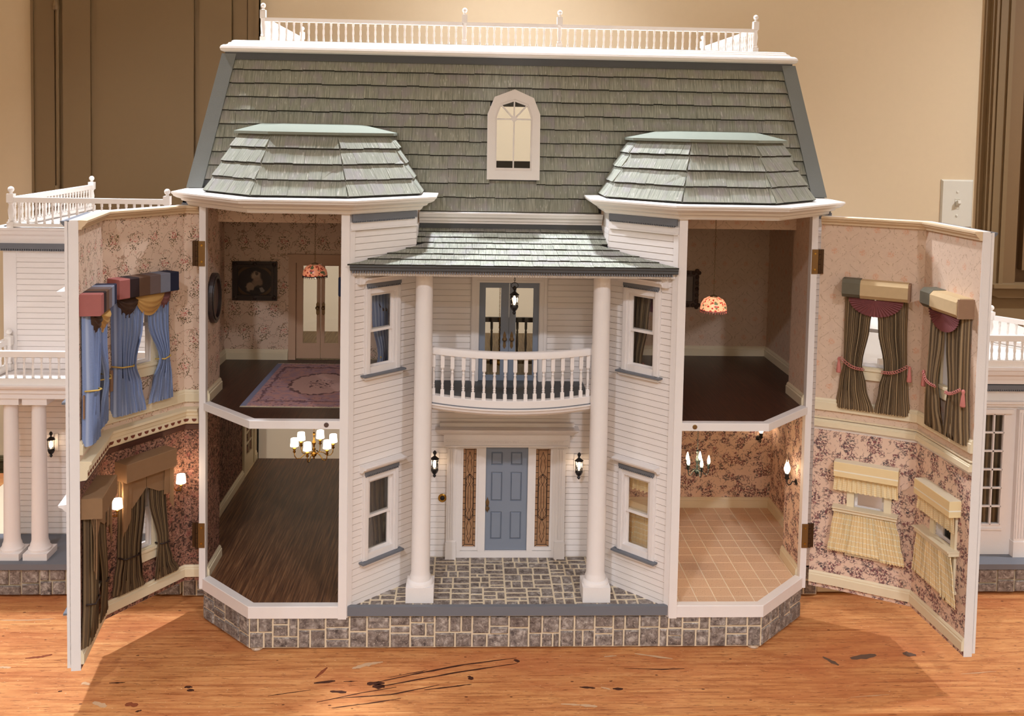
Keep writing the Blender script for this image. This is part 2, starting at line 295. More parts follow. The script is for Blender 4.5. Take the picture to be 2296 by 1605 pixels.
        def rim(a, b, c, d): s.add([(a, y0, c), (b, y0, c), (b, y0, d), (a, y0, d), (a, y1, c), (b, y1, c), (b, y1, d), (a, y1, d)], [(0, 4, 5, 1), (1, 5, 6, 2), (2, 6, 7, 3), (3, 7, 4, 0)], M)
        rim(x0, x1, z0, z1)
        for h in holes: rim(*h)
        return s
def obj(name, mb, mat, parent=None, smooth=False, loc=None, recalc=True):
    me = bpy.data.meshes.new(name); me.from_pydata(mb.v, [], mb.f); me.uv_layers.new(name='UVMap')
    me.uv_layers[0].data.foreach_set('uv', [c for u in mb.u for c in u])
    if recalc:
        b = bmesh.new(); b.from_mesh(me); bmesh.ops.recalc_face_normals(b, faces=b.faces); b.to_mesh(me); b.free()
    if mb.mi:
        me.materials.append(mat)
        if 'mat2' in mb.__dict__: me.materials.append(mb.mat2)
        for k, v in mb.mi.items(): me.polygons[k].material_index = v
    if smooth: me.polygons.foreach_set('use_smooth', [True] * len(me.polygons))
    if not mb.mi: me.materials.append(mat)
    o = bpy.data.objects.new(name, me); COL.objects.link(o)
    if parent: o.parent = parent
    if loc: o.location = loc
    return o
def smooth_angle(o, deg=40):
    o.data.polygons.foreach_set('use_smooth', [True] * len(o.data.polygons)); o.data.set_sharp_from_angle(angle=math.radians(deg)); return o
def copy(o, parent, loc=None, M=None, name=None):
    c = o.copy(); COL.objects.link(c); c.parent = parent
    if M is not None: c.matrix_basis = M
    elif loc is not None: c.location = loc
    if name: c.name = name
    return c
def empty(name, loc=(0, 0, 0), rz=0.0, label=None, cat=None, group=None, parent=None, M=None):
    o = bpy.data.objects.new(name, None); COL.objects.link(o); o.empty_display_size = .01
    if M is not None: o.matrix_world = M
    else: o.location = loc; o.rotation_euler = (0, 0, rz)
    if parent: o.parent = parent
    return tag(o, label, cat, group)
def tag(o, label=None, cat=None, group=None, kind=None):
    if label: o['label'] = label
    if cat: o['category'] = cat
    if group: o['group'] = group
    if kind: o['kind'] = kind
    return o
def clip(poly, a, b, c):
    """keep a*x+b*y<=c"""
    out = []
    for i in range(len(poly)):
        p, q = poly[i], poly[(i + 1) % len(poly)]; dp = a * p[0] + b * p[1] - c; dq = a * q[0] + b * q[1] - c
        if dp <= 0: out.append(p)
        if dp * dq < 0: t = dp / (dp - dq); out.append((p[0] + (q[0] - p[0]) * t, p[1] + (q[1] - p[1]) * t))
    return out
def area(p): return abs(sum(p[i][0] * p[(i + 1) % len(p)][1] - p[(i + 1) % len(p)][0] * p[i][1] for i in range(len(p)))) / 2
def ashlar(x0, x1, y0, y1, amax, out, mn=.010):
    w, h = x1 - x0, y1 - y0
    if (w * h < amax and max(w, h) < 2.6 * min(w, h) + .004) or (w < 2 * mn and h < 2 * mn): out.append((x0, x1, y0, y1)); return
    if (w > h * 1.15 and w > 2 * mn) or h < 2 * mn:
        c = x0 + w * R.uniform(.36, .64); ashlar(x0, c, y0, y1, amax * R.uniform(.8, 1.25), out, mn); ashlar(c, x1, y0, y1, amax * R.uniform(.8, 1.25), out, mn)
    else:
        c = y0 + h * R.uniform(.34, .66); ashlar(x0, x1, y0, c, amax * R.uniform(.8, 1.25), out, mn); ashlar(x0, x1, c, y1, amax * R.uniform(.8, 1.25), out, mn)
def stones_face(M, L, z0, z1, parent, amax=.00095, gap=.0014, x0=0.0):
    """random ashlar on a vertical face frame"""
    out = []; x = x0
    while x < L - 1e-6:
        w = min(R.uniform(.055, .085), L - x); w = L - x if L - x - w < .03 else w
        ashlar(x, x + w, z0, z1, amax, out); x += w
    for a, b, c, d in out:
        g = gap / 1; p = R.uniform(.0016, .0030); i = .0016
        a2, b2, c2, d2 = a + g, b - g, c + g * R.uniform(.2, 1), d - g
        vs = [(a2, 0, c2), (b2, 0, c2), (b2, 0, d2), (a2, 0, d2)] + [(q[0] + R.uniform(-.0004, .0004), -p + R.uniform(-.0006, .0006), q[1] + R.uniform(-.0004, .0004)) for q in ((a2 + i, c2 + i), (b2 - i, c2 + i), (b2 - i, d2 - i), (a2 + i, d2 - i))]
        obj('stone', MB(M).hexa([vs[0], vs[1], vs[2], vs[3], vs[4], vs[5], vs[6], vs[7]]), STONE, parent)
def boards(M, x0, x1, z0, z1, parent, e=.0108, holes=(), name='clapboard', joined=None):
    z = z0
    while z < z1 - .002:
        t = min(z + e, z1); segs = [(x0, x1)]
        for h in holes:
            if h[2] < (z + t) / 2 < h[3]:
                segs = [q for s_ in segs for q in ((s_[0], min(s_[1], h[0])), (max(s_[0], h[1]), s_[1])) if q[1] - q[0] > .002]
        for a, b in segs:
            mb = joined or MB(M); tt = .0026; mb.hexa([(a, -tt, z + .0009), (b, -tt, z + .0009), (b, .001, z + .0009), (a, .001, z + .0009), (a, -.0018, t), (b, -.0018, t), (b, .001, t), (a, .001, t)], M)
            if not joined: obj(name, mb, SIDING, parent)
        z = t
def frame_boxes(mb, x0, x1, z0, z1, w, y0, y1, M=None, wb=None):
    wb = w if wb is None else wb
    mb.box(x0, x0 + w, y0, y1, z0, z1, M); mb.box(x1 - w, x1, y0, y1, z0, z1, M); mb.box(x0 + w, x1 - w, y0, y1, z1 - w, z1, M); mb.box(x0 + w, x1 - w, y0, y1, z0, z0 + wb, M)
def dentils(mb, x0, x1, y0, y1, z0, z1, M, pitch=.0036, duty=.55):
    n = int((x1 - x0) / pitch)
    for i in range(n): mb.box(x0 + i * pitch, x0 + i * pitch + pitch * duty, y0, y1, z0, z1, M)
SASHZ = .124
def sash_window(M, xc, zb, parent, crown=True, t=.009, hw=.0245, inside=None):
    """double-hung window: casing, crown, sill on the viewer side of frame M, sashes and panes in the wall thickness t"""
    x0, x1, z1 = xc - hw, xc + hw, zb + SASHZ
    w = MB(M); frame_boxes(w, x0 - .014, x1 + .014, zb - .010, z1 + .012, .012, -.005, 0)
    for sx in (x0 - .011, x1 + .005): w.box(sx, sx + .006, -.0075, -.005, zb - .008, z1 + .010)
    win = obj('window', w, WHITE, parent)
    if crown:
        c = MB(M); a, b = x0 - .020, x1 + .020; zt = z1 + .030
        prof = [(0, zt), (.020, zt - .001), (.019, zt - .004), (.014, zt - .006), (.011, zt - .010), (.007, zt - .012), (0, zt - .012)]
        c.sweep([(a, 0.0), (b, 0.0)], prof); c.box(a + .006, b - .006, -.006, 0, z1 + .010, zt - .011)
        obj('window_crown', c, WHITE, win)
        d = MB(M); d.box(a + .008, b - .008, -.0085, -.006, zt - .0175, zt - .0115); dentils(d, a + .009, b - .008, -.0085, -.006, zt - .0205, zt - .0175, M); obj('dentil_strip', d, GREY, win)
        s_ = MB(M); s_.box(a, b, -.014, 0, zb - .012, zb - .009); obj('sill_board', s_, GREY, win); s_ = MB(M); s_.box(a + .004, b - .004, -.010, 0, zb - .0165, zb - .012); obj('sill', s_, WHITE, win)
    for nm, za, zc, y in (('lower_sash', zb, zb + SASHZ / 2 + .003, .003), ('upper_sash', zb + SASHZ / 2 - .003, z1, .0005)):
        s_ = MB(M); frame_boxes(s_, x0, x1, za, zc, .0045, y, y + .0025); obj(nm, s_, WHITE, win)
        g = MB(M); g.box(x0 + .003, x1 - .003, y + .0009, y + .0016, za + .003, zc - .003); obj('pane', g, GLASS, win)
    if inside:
        s_ = MB(M); frame_boxes(s_, x0 - .013, x1 + .013, zb - .013, z1 + .013, .012, t, t + .003, wb=.012); s_.box(x0 - .016, x1 + .016, t, t + .006, zb - .004, zb); obj('inner_casing', s_, inside, win)
    return win, (x0, x1, zb, z1)
BAL_PROF = [(.0021, 0), (.0021, .14), (.0013, .16), (.0019, .2), (.0013, .24), (.0018, .28), (.0012, .32), (.0021, .48), (.0018, .6), (.0012, .72), (.0019, .76), (.0012, .8), (.0020, .84), (.0020, 1)]
_bal = {}
def baluster(parent, x, y, z, h, rad=1.0, mat=None):
    k = (round(h, 4), rad, mat)
    if k not in _bal:
        mb = MB(); mb.lathe([(r * rad, t * h) for r, t in BAL_PROF], 8); o = obj('baluster', mb, mat or WHITEB, parent, True, (x, y, z)); _bal[k] = o; return o
    return copy(_bal[k], parent, (x, y, z))
_post = {}
def newel(parent, x, y, z, h, w=.0052, mat=None):
    k = (round(h, 4), w, mat)
    if k not in _post:
        mb = MB(); b = h * .14; t = h * .72
        mb.box(-w, w, -w, w, 0, b); mb.lathe([(w * .7, b), (w * .95, b + h * .04), (w * .65, b + h * .08), (w * .95, h * .42), (w * .65, t - h * .16), (w * .95, t - h * .12), (w * .7, t - h * .10)], 10)
        mb.box(-w, w, -w, w, t - h * .11, t + h * .1); mb.lathe([(w * .8, t + h * .1), (w * .45, t + h * .12), (w * .45, t + h * .14)], 10); mb.sphere((0, 0, h - w * .95), w * .95, 12)
        o = smooth_angle(obj('newel_post', mb, mat or WHITEB, parent, False, (x, y, z))); _post[k] = o; return o
    return copy(_post[k], parent, (x, y, z))
def rail_run(parent, a, b, z, h, rail_t=.007, rail_w=.010, n=None, pitch=.0147, foot=.006, rad=1.0, ends=.010):
    """straight balustrade from a to b: foot rail, hand rail, balusters"""
    M, L = FR(a, b); r = MB(M); r.box(0, L, -rail_w / 2, rail_w / 2, z + h - rail_t, z + h); obj('handrail', r, WHITEB, parent)
    if foot: r = MB(M); r.box(0, L, -rail_w / 2, rail_w / 2, z, z + foot); obj('foot_rail', r, WHITEB, parent)
    n = n or max(1, int((L - 2 * ends) / pitch) + 1)
    for i in range(n):
        t = ends + (L - 2 * ends) * (i / (n - 1) if n > 1 else .5); p = M @ Vector((t, 0, 0)); baluster(parent, p.x, p.y, z + foot, h - rail_t - foot, rad)
def crown_prof(zt, zb, out, base=0.0):
    h = zt - zb; q = lambda o, t: (base + (out - base) * o, zb + h * t)
    return [(base - .004, zt), q(1, 1), q(1, .86), q(.9, .80), q(.86, .62), q(.62, .42), q(.42, .34), q(.36, .14), q(.22, .10), q(.2, 0), (base - .004, zb)]
def base_prof(z0, z1, t=.0045):
    h = z1 - z0; return [(0, z0), (t, z0), (t, z0 + h * .68), (t * .7, z0 + h * .74), (t * .7, z0 + h * .86), (t * .35, z1), (0, z1)]
# ================================================================ the room
def struct(name, mb, mat): return tag(obj(name, mb, mat), kind='structure')
YW = 1.08
struct('wall_back', MB().wall(-2.6, 2.6, -.78, 1.95, YW, YW + .1, [(1.342, 2.0, 0.428, 1.95)]), WALLC)
struct('wall_left', MB().box(-2.7, -2.6, -3.4, YW + .1, -.78, 1.95), WALLC); struct('wall_right', MB().box(2.6, 2.7, -3.4, YW + .1, -.78, 1.95), WALLC); struct('wall_front', MB().box(-2.7, 2.7, -3.5, -3.4, -.78, 1.95), WALLC)
struct('ceiling', MB().box(-2.7, 2.7, -3.5, YW + .1, 1.95, 2.0), paint('ceiling_white', (236, 228, 212), .9, .1, .05))
struct('floor', MB().box(-2.7, 2.7, -3.5, YW + .1, -.80, -.78), FLOORROOM)
m = MB(); m.box(-2.6, -1.231, YW - .012, YW, -0.0816, -0.0481); m.box(-2.6, -1.231, YW - .020, YW, -0.0578, -0.0513); m.box(-2.6, -1.231, YW - .006, YW, -0.1766, -0.0816); struct('trim_1', m, paint('olive_brown_trim', (92, 82, 54)))
# brown panelled closet door in its casing, left
dr = struct('door_1', MB().box(-1.231, -0.6416, YW - .018, YW, -.78, 1.75), BROWND)
m = MB(); m.box(-1.231, -1.2245, YW - .030, YW, -.78, 1.75); m.box(-0.6502, -0.6416, YW - .030, YW, -.78, 1.75); m.box(-1.2245, -1.1727, YW - .024, YW - .018, -.78, 1.75); m.box(-0.6686, -0.6502, YW - .026, YW - .018, -.78, 1.75); m.box(-0.7085, -0.6718, YW - .022, YW - .018, -.78, 1.75); obj('door_casing', m, BROWND, dr)
m = MB(); m.box(-1.149, -1.0777, YW - .030, YW - .018, -.78, 1.75); m.box(-0.7949, -0.7107, YW - .030, YW - .018, -.78, 1.75); obj('door_stile', m, BROWND, dr)
m = MB(); m.box(-1.0626, -0.81, YW - .026, YW - .018, -.70, 1.70); m.box(-1.0777, -1.0626, YW - .022, YW - .018, -.70, 1.70); obj('door_panel', m, BROWND, dr)
m = MB(); m.tube([(-1.1619, YW - .030, -.6), (-1.1619, YW - .030, 1.72)], .0045, 8); m.lathe([(.0085, 0), (.0095, .01), (.0065, .02), (.0085, .03), (.0055, .045)], 10, (-1.1641, YW - .034, 0.6439)); m.lathe([(.0085, 0), (.0095, .01), (.0065, .02), (.0085, .03)], 10, (-1.1641, YW - .034, 1.1491)); obj('bolt_rod', m, BROWND, dr)
# brown window casing with a shutter, right
wn = struct('window_1', MB().box(1.342, 2.0, YW + .02, YW + .05, 0.428, 1.95), paint('brown_shutter_paint', (116, 88, 60)))
m = MB(); m.box(1.3361, 1.3485, YW - .010, YW, -.02, 1.95); m.box(1.3485, 1.4095, YW - .024, YW, 0.4226, 1.95); m.box(1.3555, 1.362, YW - .030, YW - .024, 0.4388, 1.95); m.box(1.3684, 1.3728, YW - .028, YW - .024, 0.4388, 1.95); m.box(1.3944, 1.4052, YW - .030, YW - .024, 0.4388, 1.95); m.box(1.3485, 2.2, YW - .014, YW, -.02, 0.4226); obj('window_casing', m, BROWND, wn)
m = MB(); m.prism([(1.3393, YW), (1.3717, YW - .050), (2.2, YW - .050), (2.2, YW)], 0.4474, 0.4582); m.prismy([(1.3501, 0.4474), (2.2, 0.4474), (2.2, 0.4193), (1.3933, 0.4193), (1.3749, 0.4258)], YW - .034, YW); obj('window_stool', m, BROWND, wn)
m = MB(); m.box(1.4095, 1.4473, YW - .018, YW, 0.4582, 1.95); m.box(1.4742, 2.0, YW - .004, YW + .02, 0.4927, 1.9); obj('shutter_panel', m, paint('brown_shutter_paint_2', (126, 98, 66)), wn)
# switch plate
t = empty('light_switch', (1.2794, YW, 0.6762), label='white wall plate with one toggle switch beside the brown window casing', cat='switch')
m = MB(); w_, h_ = .0455, .067; m.add([(-w_, 0, -h_), (w_, 0, -h_), (w_, 0, h_), (-w_, 0, h_), (-w_, -.0020, -h_), (w_, -.0020, -h_), (w_, -.0020, h_), (-w_, -.0020, h_), (-w_ + .004, -.0065, -h_ + .004), (w_ - .004, -.0065, -h_ + .004), (w_ - .004, -.0065, h_ - .004), (-w_ + .004, -.0065, h_ - .004)], [(3, 2, 1, 0), (8, 9, 10, 11)] + [(a + i, a + (i + 1) % 4, a + 4 + (i + 1) % 4, a + 4 + i) for a in (0, 4) for i in range(4)]); obj('plate', m, PLATE, t)
m = MB(); frame_boxes(m, -.0068, .0068, -.014, .014, .0012, -.0076, -.0064); m.hexa([(-.005, -.0064, -.008), (.005, -.0064, -.008), (.005, -.0064, .006), (-.005, -.0064, .006), (-.004, -.021, .002), (.004, -.021, .002), (.004, -.019, .011), (-.004, -.019, .011)]); obj('toggle', m, PLATE, t)
for z in (-.033, .033): m = MB(Matrix.Translation((0, -.0065, z)) @ Matrix.Rotation(PI / 2, 4, 'X')); m.lathe([(.0035, 0), (.0033, .0015), (.0012, .0022)], 10); obj('screw', m, PLATE, t)
# ---- table
t = empty('work_table', (0, 0, 0), label='worn pine work table with burn marks carrying the dollhouse', cat='table')
top = obj('table_top', MB().box(-1.45, 1.45, -.186, .81, -.035, 0), TABLE, t)
m = MB(); m.box(-1.36, 1.36, -.13, -.105, -.14, -.035); m.box(-1.36, 1.36, .72, .745, -.14, -.035); obj('apron', m, TABLE, t)
for x in (-1.34, 1.34):
    for y in (-.12, .735): obj('leg', MB().box(x - .035, x + .035, y - .035 * (-1 if y < 0 else 1) - .035, y + .035, -.78, -.035), TABLE, t)
def blot(name, pts, wd, mat, wob=.3):
    """thin irregular mark along a polyline on the table top"""
    P = []
    for i in range(len(pts) - 1):
        for k in range(6): f = k / 6; P.append(Vector((pts[i][0] * (1 - f) + pts[i + 1][0] * f, pts[i][1] * (1 - f) + pts[i + 1][1] * f, 0)))
    P.append(Vector((*pts[-1], 0))); Lf = []; Rt = []; n = len(P)
    for i, p in enumerate(P):
        d = (P[min(i + 1, n - 1)] - P[max(i - 1, 0)]).normalized(); q = Vector((-d.y, d.x, 0)); w = wd * math.sin(PI * (i + .35) / (n - .3)) ** .45 * R.uniform(1 - wob, 1 + wob) / 2
        Lf.append((p + q * w).to_tuple()); Rt.append((p - q * w * R.uniform(.6, 1.2)).to_tuple())
    poly = [(a[0], a[1]) for a in Lf] + [(a[0], a[1]) for a in reversed(Rt)]
    vs = [(x, y, .0003) for x, y in poly]; nn = n; fs = [(i, i + 1, 2 * nn - 2 - i, 2 * nn - 1 - i) for i in range(nn - 1)]
    obj(name, MB().add(vs, fs), mat, top)
blot('table_stain', [(-0.208, -0.097), (-0.146, -0.073), (-0.071, -0.048), (0.013, -0.029)], 0.0042, STAIN)
blot('table_stain', [(-0.207, -0.11), (-0.145, -0.09), (-0.082, -0.07), (0.014, -0.045)], 0.0036, STAIN)
blot('table_stain', [(0.009, -0.034), (0.017, -0.041)], 0.009, STAIN)
blot('table_stain', [(-0.222, -0.1), (-0.195, -0.099)], 0.01, STAIN)
blot('table_stain', [(-0.213, -0.108), (-0.194, -0.108)], 0.012, STAIN)
blot('table_stain', [(-0.292, -0.148), (-0.226, -0.124), (-0.176, -0.11)], 0.0028, STAIN)
blot('table_stain', [(-0.269, -0.139), (-0.184, -0.13), (-0.111, -0.105)], 0.003, STAIN)
blot('table_stain', [(-0.268, -0.163), (-0.215, -0.152), (-0.167, -0.14)], 0.0025, STAIN)
blot('table_stain', [(-0.133, -0.118), (-0.086, -0.109), (-0.06, -0.103)], 0.003, STAIN)
blot('table_stain', [(-0.065, -0.081), (-0.059, -0.091)], 0.008, STAIN)
blot('table_stain', [(-0.192, -0.084), (-0.14, -0.067), (-0.13, -0.063)], 0.002, STAIN)
blot('table_stain', [(-0.276, -0.12), (-0.251, -0.123)], 0.007, STAIN)
blot('table_stain', [(-0.304, -0.098), (-0.272, -0.092)], 0.006, STAIN)
blot('table_stain', [(-0.259, -0.094), (-0.242, -0.093)], 0.003, STAIN)
blot('table_stain', [(-0.368, -0.131), (-0.339, -0.124), (-0.306, -0.116)], 0.002, STAIN)
blot('table_stain', [(-0.304, -0.084), (-0.29, -0.054)], 0.006, STAINR)
blot('table_stain', [(-0.25, -0.058), (-0.23, -0.047), (-0.203, -0.039)], 0.01, WAX)
blot('table_stain', [(0.074, -0.157), (0.103, -0.16)], 0.005, WAX)
blot('table_stain', [(0.565, -0.036), (0.612, -0.025)], 0.012, STAING)
blot('table_stain', [(0.52, -0.03), (0.537, -0.056)], 0.009, STAING)
blot('table_stain', [(0.659, -0.021), (0.679, -0.027)], 0.014, STAING)
blot('table_stain', [(0.185, -0.061), (0.244, -0.065), (0.282, -0.063)], 0.0025, STAIN)
blot('table_stain', [(0.158, -0.118), (0.174, -0.119)], 0.006, STAIN)
blot('table_stain', [(0.107, -0.113), (0.131, -0.116)], 0.005, STAIN)
blot('table_stain', [(0.209, -0.018), (0.269, -0.034)], 0.005, WAX)
blot('table_stain', [(0.157, -0.027), (0.178, -0.024)], 0.004, WAX)
blot('table_stain', [(0.521, -0.145), (0.585, -0.138)], 0.0015, WAX)
blot('table_stain', [(0.726, -0.083), (0.757, -0.08), (0.788, -0.076)], 0.002, WAX)
blot('table_stain', [(0.102, -0.16), (0.128, -0.164)], 0.006, WAX)
blot('table_stain', [(0.14, -0.113), (0.154, -0.12)], 0.004, WAX)
blot('table_stain', [(-0.499, -0.106), (-0.487, -0.107)], 0.006, STAIN)
blot('table_stain', [(-0.493, -0.115), (-0.482, -0.115)], 0.007, STAIN)
blot('table_stain', [(-0.658, -0.093), (-0.645, -0.098)], 0.008, WAX)
blot('table_stain', [(-0.622, -0.144), (-0.599, -0.156)], 0.01, WAX)
blot('table_stain', [(-0.552, -0.169), (-0.544, -0.165)], 0.004, STAIN)
blot('table_stain', [(-0.573, -0.149), (-0.554, -0.153)], 0.01, STAINR)
blot('table_stain', [(-0.775, -0.023), (-0.752, -0.019), (-0.737, -0.012)], 0.007, STAINR)
blot('table_stain', [(-0.803, -0.048), (-0.785, -0.05)], 0.006, WAX)
blot('table_stain', [(-0.685, -0.116), (-0.679, -0.115)], 0.003, STAIN)
blot('table_stain', [(-0.617, -0.094), (-0.593, -0.093)], 0.003, STAIN)
blot('table_stain', [(-0.872, 0.099), (-0.826, 0.098), (-0.783, 0.102)], 0.003, WAX)

# ================================================================ the dollhouse
DH = empty('dollhouse', (0, 0, 0), label='white clapboard dollhouse with grey shingled mansard roof and both front panels swung open', cat='dollhouse')
def part(name, mb, mat, parent=None, smooth=False): return obj(name, mb, mat, parent or DH, smooth)
ZS, ZSB, ZFL, Z2B, Z2, ZC = .074, .054, .068, .3695, .3825, .720
X1, X2, YO, XI, XA, YA, YD, YM = .425, .525, .100, .268, .168, .100, .193, .180
mir = lambda pts: [(-x, y) for x, y in reversed(pts)]
# ---- stone foundation
core = [(-.585, YM), (-X2, YM), (-X2, YO), (-X1, .0), (X1, .0), (X2, YO), (X2, YM), (.585, YM), (.585, .72), (-.585, .72)]
ins = lambda P, d: P
base = part('foundation', MB().prism(core, .003, ZSB + .004), MORTAR)
for a, b in (((-X1, 0), (X1, 0)), ((-X2, YO), (-X1, 0)), ((X1, 0), (X2, YO)), ((-X2, YM), (-X2, YO)), ((X2, YO), (X2, YM)), ((-.585, YM), (-X2, YM)), ((X2, YM), (.585, YM))):
    M, L = FR(a, b); stones_face(M, L, .003, ZSB + .003, base)
for x, y in ((-.413, .004), (.413, .004)): m = MB(); m.lathe([(.009, 0), (.010, .002), (.008, .0045)], 14, (x, y, 0)); part('bumper_foot', m, RUBBER)
# ---- porch paving between the towers
pav = part('porch_floor', MB().prism([(-.265, 0), (.265, 0), (XA, YA), (XA, YD), (-XA, YD), (-XA, YA)], ZSB + .004, .0688), MORTAR)
out = []; y = .001
x = -.268
while x < .262:
    w = R.uniform(.06, .085); ashlar(x, min(x + w, .268), .002, YD, .00078, out, .012); x += w
for a, b, c, d in out:
    g = .0015; h_ = .0025; p = [(a + g, c + h_), (b - g, c + h_), (b - g, d - h_), (a + g, d - h_)]
    for s_ in (1, -1):
        p = clip(p, s_, 0, XA - .002) if c >= YA - .012 else clip(p, s_ * .7071, .7071, .7071 * (XI - .003))
        if len(p) < 3: break
    if len(p) < 3 or area(p) < 3e-5: continue
    cx = sum(q[0] for q in p) / len(p); cy = sum(q[1] for q in p) / len(p); k = .93; hz = .0697 + R.uniform(-.0002, .0003)
    obj('paving_stone', MB().prism(p, .0686, hz, top=[(cx + (q[0] - cx) * k, cy + (q[1] - cy) * k) for q in p]), STONE, pav)
part('porch_step_edge', MB().box(-.2645, .2645, -.0065, .002, .0592, .0748), GREY)
# ---- storey floors
def bayfloor(s, yb, xin, z0, z1, inset=.010):
    P = [(s * (XI + .012), .001), (s * X1, .001), (s * (X2 - .002), YO), (s * (X2 - .002), .197), (s * .572, .197), (s * .572, yb), (s * xin, yb), (s * xin, YA + .002)]
    return MB().prism(P, z0, z1)
YB = {('L', 1): .722, ('L', 2): .425, ('R', 1): .436, ('R', 2): .494}
part('wooden_floor', bayfloor(-1, .722, .176, ZSB, ZFL + .002), DARKFLOOR)
tf = part('tiled_floor', bayfloor(1, .436, .176, ZSB, ZFL - .0006), GROUT)
ti, tx, ty = .0324, .3549, .430
for c in range(-6, 7):
    for r in range(-1, 14):
        a, b = tx + c * ti + .0009, tx + (c + 1) * ti - .0009; d, e = ty - r * ti - .0009, ty - (r + 1) * ti + .0009
        p = [(a, e), (b, e), (b, d), (a, d)]; p = clip(p, .7071, -.7071, .7071 * (X1 - .002) - .0075); p = clip(p, 0, -1, -.009); p = clip(p, 0, 1, .434); p = clip(p, 1, 0, .571)
        p = clip(p, -.7071, -.7071, -.7071 * (XI + .012)); p = clip(p, -1, 0, -.17)
        if c >= 4 and e < .197: p = clip(p, 1, 0, .5225)
        if len(p) < 3 or area(p) < 4e-5: continue
        obj('tile', MB().prism(p, ZFL - .002, ZFL + R.uniform(-.0001, .0001)), TILE, tf)
for s, yb in ((-1, .425), (1, .494)): part('upper_floor', bayfloor(s, yb, .176, Z2B + .001, Z2 - .0025), MAHOG)
part('hall_floor', MB().box(-.172, .172, .20, .40, Z2B, Z2 - .002), TAUPEWOOD); part('hall_floor', MB().box(-.572, .572, .498, .70, Z2B, Z2 - .002), TAUPEWOOD); part('hall_floor', MB().box(-.572, .172, .428, .498, Z2B, Z2 - .002), TAUPEWOOD); part('hall_floor', MB().box(-.172, .172, .2, .72, ZSB, ZFL), DARKFLOOR)
MAGNET = paint('brown_magnet', (92, 72, 64), .6)
# ---- white edges of the floors across the open towers
for s in (-1, 1):
    P = [(XI + .0125, 0), (X1, 0), (X2, YO)]; P = [(s * x, y) for x, y in P]; P = P if s > 0 else P[::-1]
    pr1 = [(-.011, ZSB), (.0035, ZSB), (.0035, ZS - .0008), (.0028, ZS), (-.011, ZS)]; part('threshold', MB().sweep(P, pr1), WHITE)
    e2 = part('floor_edge', MB().sweep(P, [(-.011, Z2B), (.002, Z2B), (.002, Z2 - .0006), (.0014, Z2), (-.011, Z2)]), WHITE)
    mk = MB(Matrix.Translation((s * .302, -.002, .3762)) @ Matrix.Rotation(PI / 2, 4, 'X')); mk.lathe([(.0040, 0), (.0040, .0006), (.0028, .0010)], 14); obj('magnet_catch', mk, MAGNET if s < 0 else BRONZE, e2)
# ---- inner walls of the four rooms
def iwall(name, a, b, z0, z1, mat, holes=(), t=.006, x0=0.0, x1=None):
    M, L = FR(a, b); return part(name, MB(M).wall(x0, L if x1 is None else x1, z0, z1, 0, t, holes), mat)
def skirting(pts, z0, z1, t=.0055): part('baseboard', MB().sweep(pts, base_prof(z0, z1, t)), CREAM)
# left tower: lower room dark burgundy, upper room rose
L2 = -.5725
iwall('papered_wall', (-.524, YO), (-.524, .197), ZFL, Z2B, WPDARK); iwall('papered_wall', (L2, .197), (L2, .722), ZFL, Z2B, WPDARK); iwall('papered_wall', (-.178, .722), (-.178, .10), ZFL, Z2B, WPDARK)
iwall('papered_wall', (-.524, YO), (-.524, .197), Z2, ZC, WPROSE); iwall('papered_wall', (L2, .197), (L2, .425), Z2, ZC, WPROSE); iwall('papered_wall', (-.178, .425), (-.178, .10), Z2, ZC, WPROSE)
iwall('papered_wall', (L2, .425), (-.178, .425), Z2, ZC, WPROSE, [(.1455, .2455, Z2, .5805)])
for z0, z1 in ((ZFL + .002, .090), (Z2 - .0025, .401)):
    skirting([(-.524, YO + .010), (-.524, .197)] , z0, z1); skirting([(L2, .197), (L2, .425 if z0 > .2 else .585)], z0, z1)
skirting([(L2, .425), (L2 + .130, .425)], Z2 - .0025, .401); skirting([(L2, .705), (L2, .722)], ZFL + .002, .090); skirting([(-.178, .425), (-.178, .10)], Z2 - .0025, .401)
# right tower: lower room toile with tiles, upper room medallion paper
R2 = .5725
iwall('papered_wall', (.524, .197), (.524, YO), ZFL, Z2B, WPTOILE); iwall('papered_wall', (R2, .436), (R2, .197), ZFL, Z2B, WPTOILE); iwall('papered_wall', (.178, .436), (R2, .436), ZFL, Z2B, WPTOILE); iwall('papered_wall', (.178, .10), (.178, .436), ZFL, Z2B, WPTOILE)
iwall('papered_wall', (.524, .197), (.524, YO), Z2, ZC, WPMEDAL); iwall('papered_wall', (R2, .494), (R2, .197), Z2, ZC, WPMEDAL); iwall('papered_wall', (.178, .494), (R2, .494), Z2, ZC, WPMEDAL); iwall('papered_wall', (.178, .10), (.178, .494), Z2, ZC, WPMEDAL)
for z0, z1, yb in ((ZFL, .0895, .436), (Z2 - .0025, .401, .494)):
    skirting([(.524, .197), (.524, YO + .010)], z0, z1); skirting([(.178, yb), (R2, yb), (R2, .197)], z0, z1); skirting([(.178, .10), (.178, yb)], z0, z1)
CEILP = paint('ceiling_paint', (214, 200, 188))
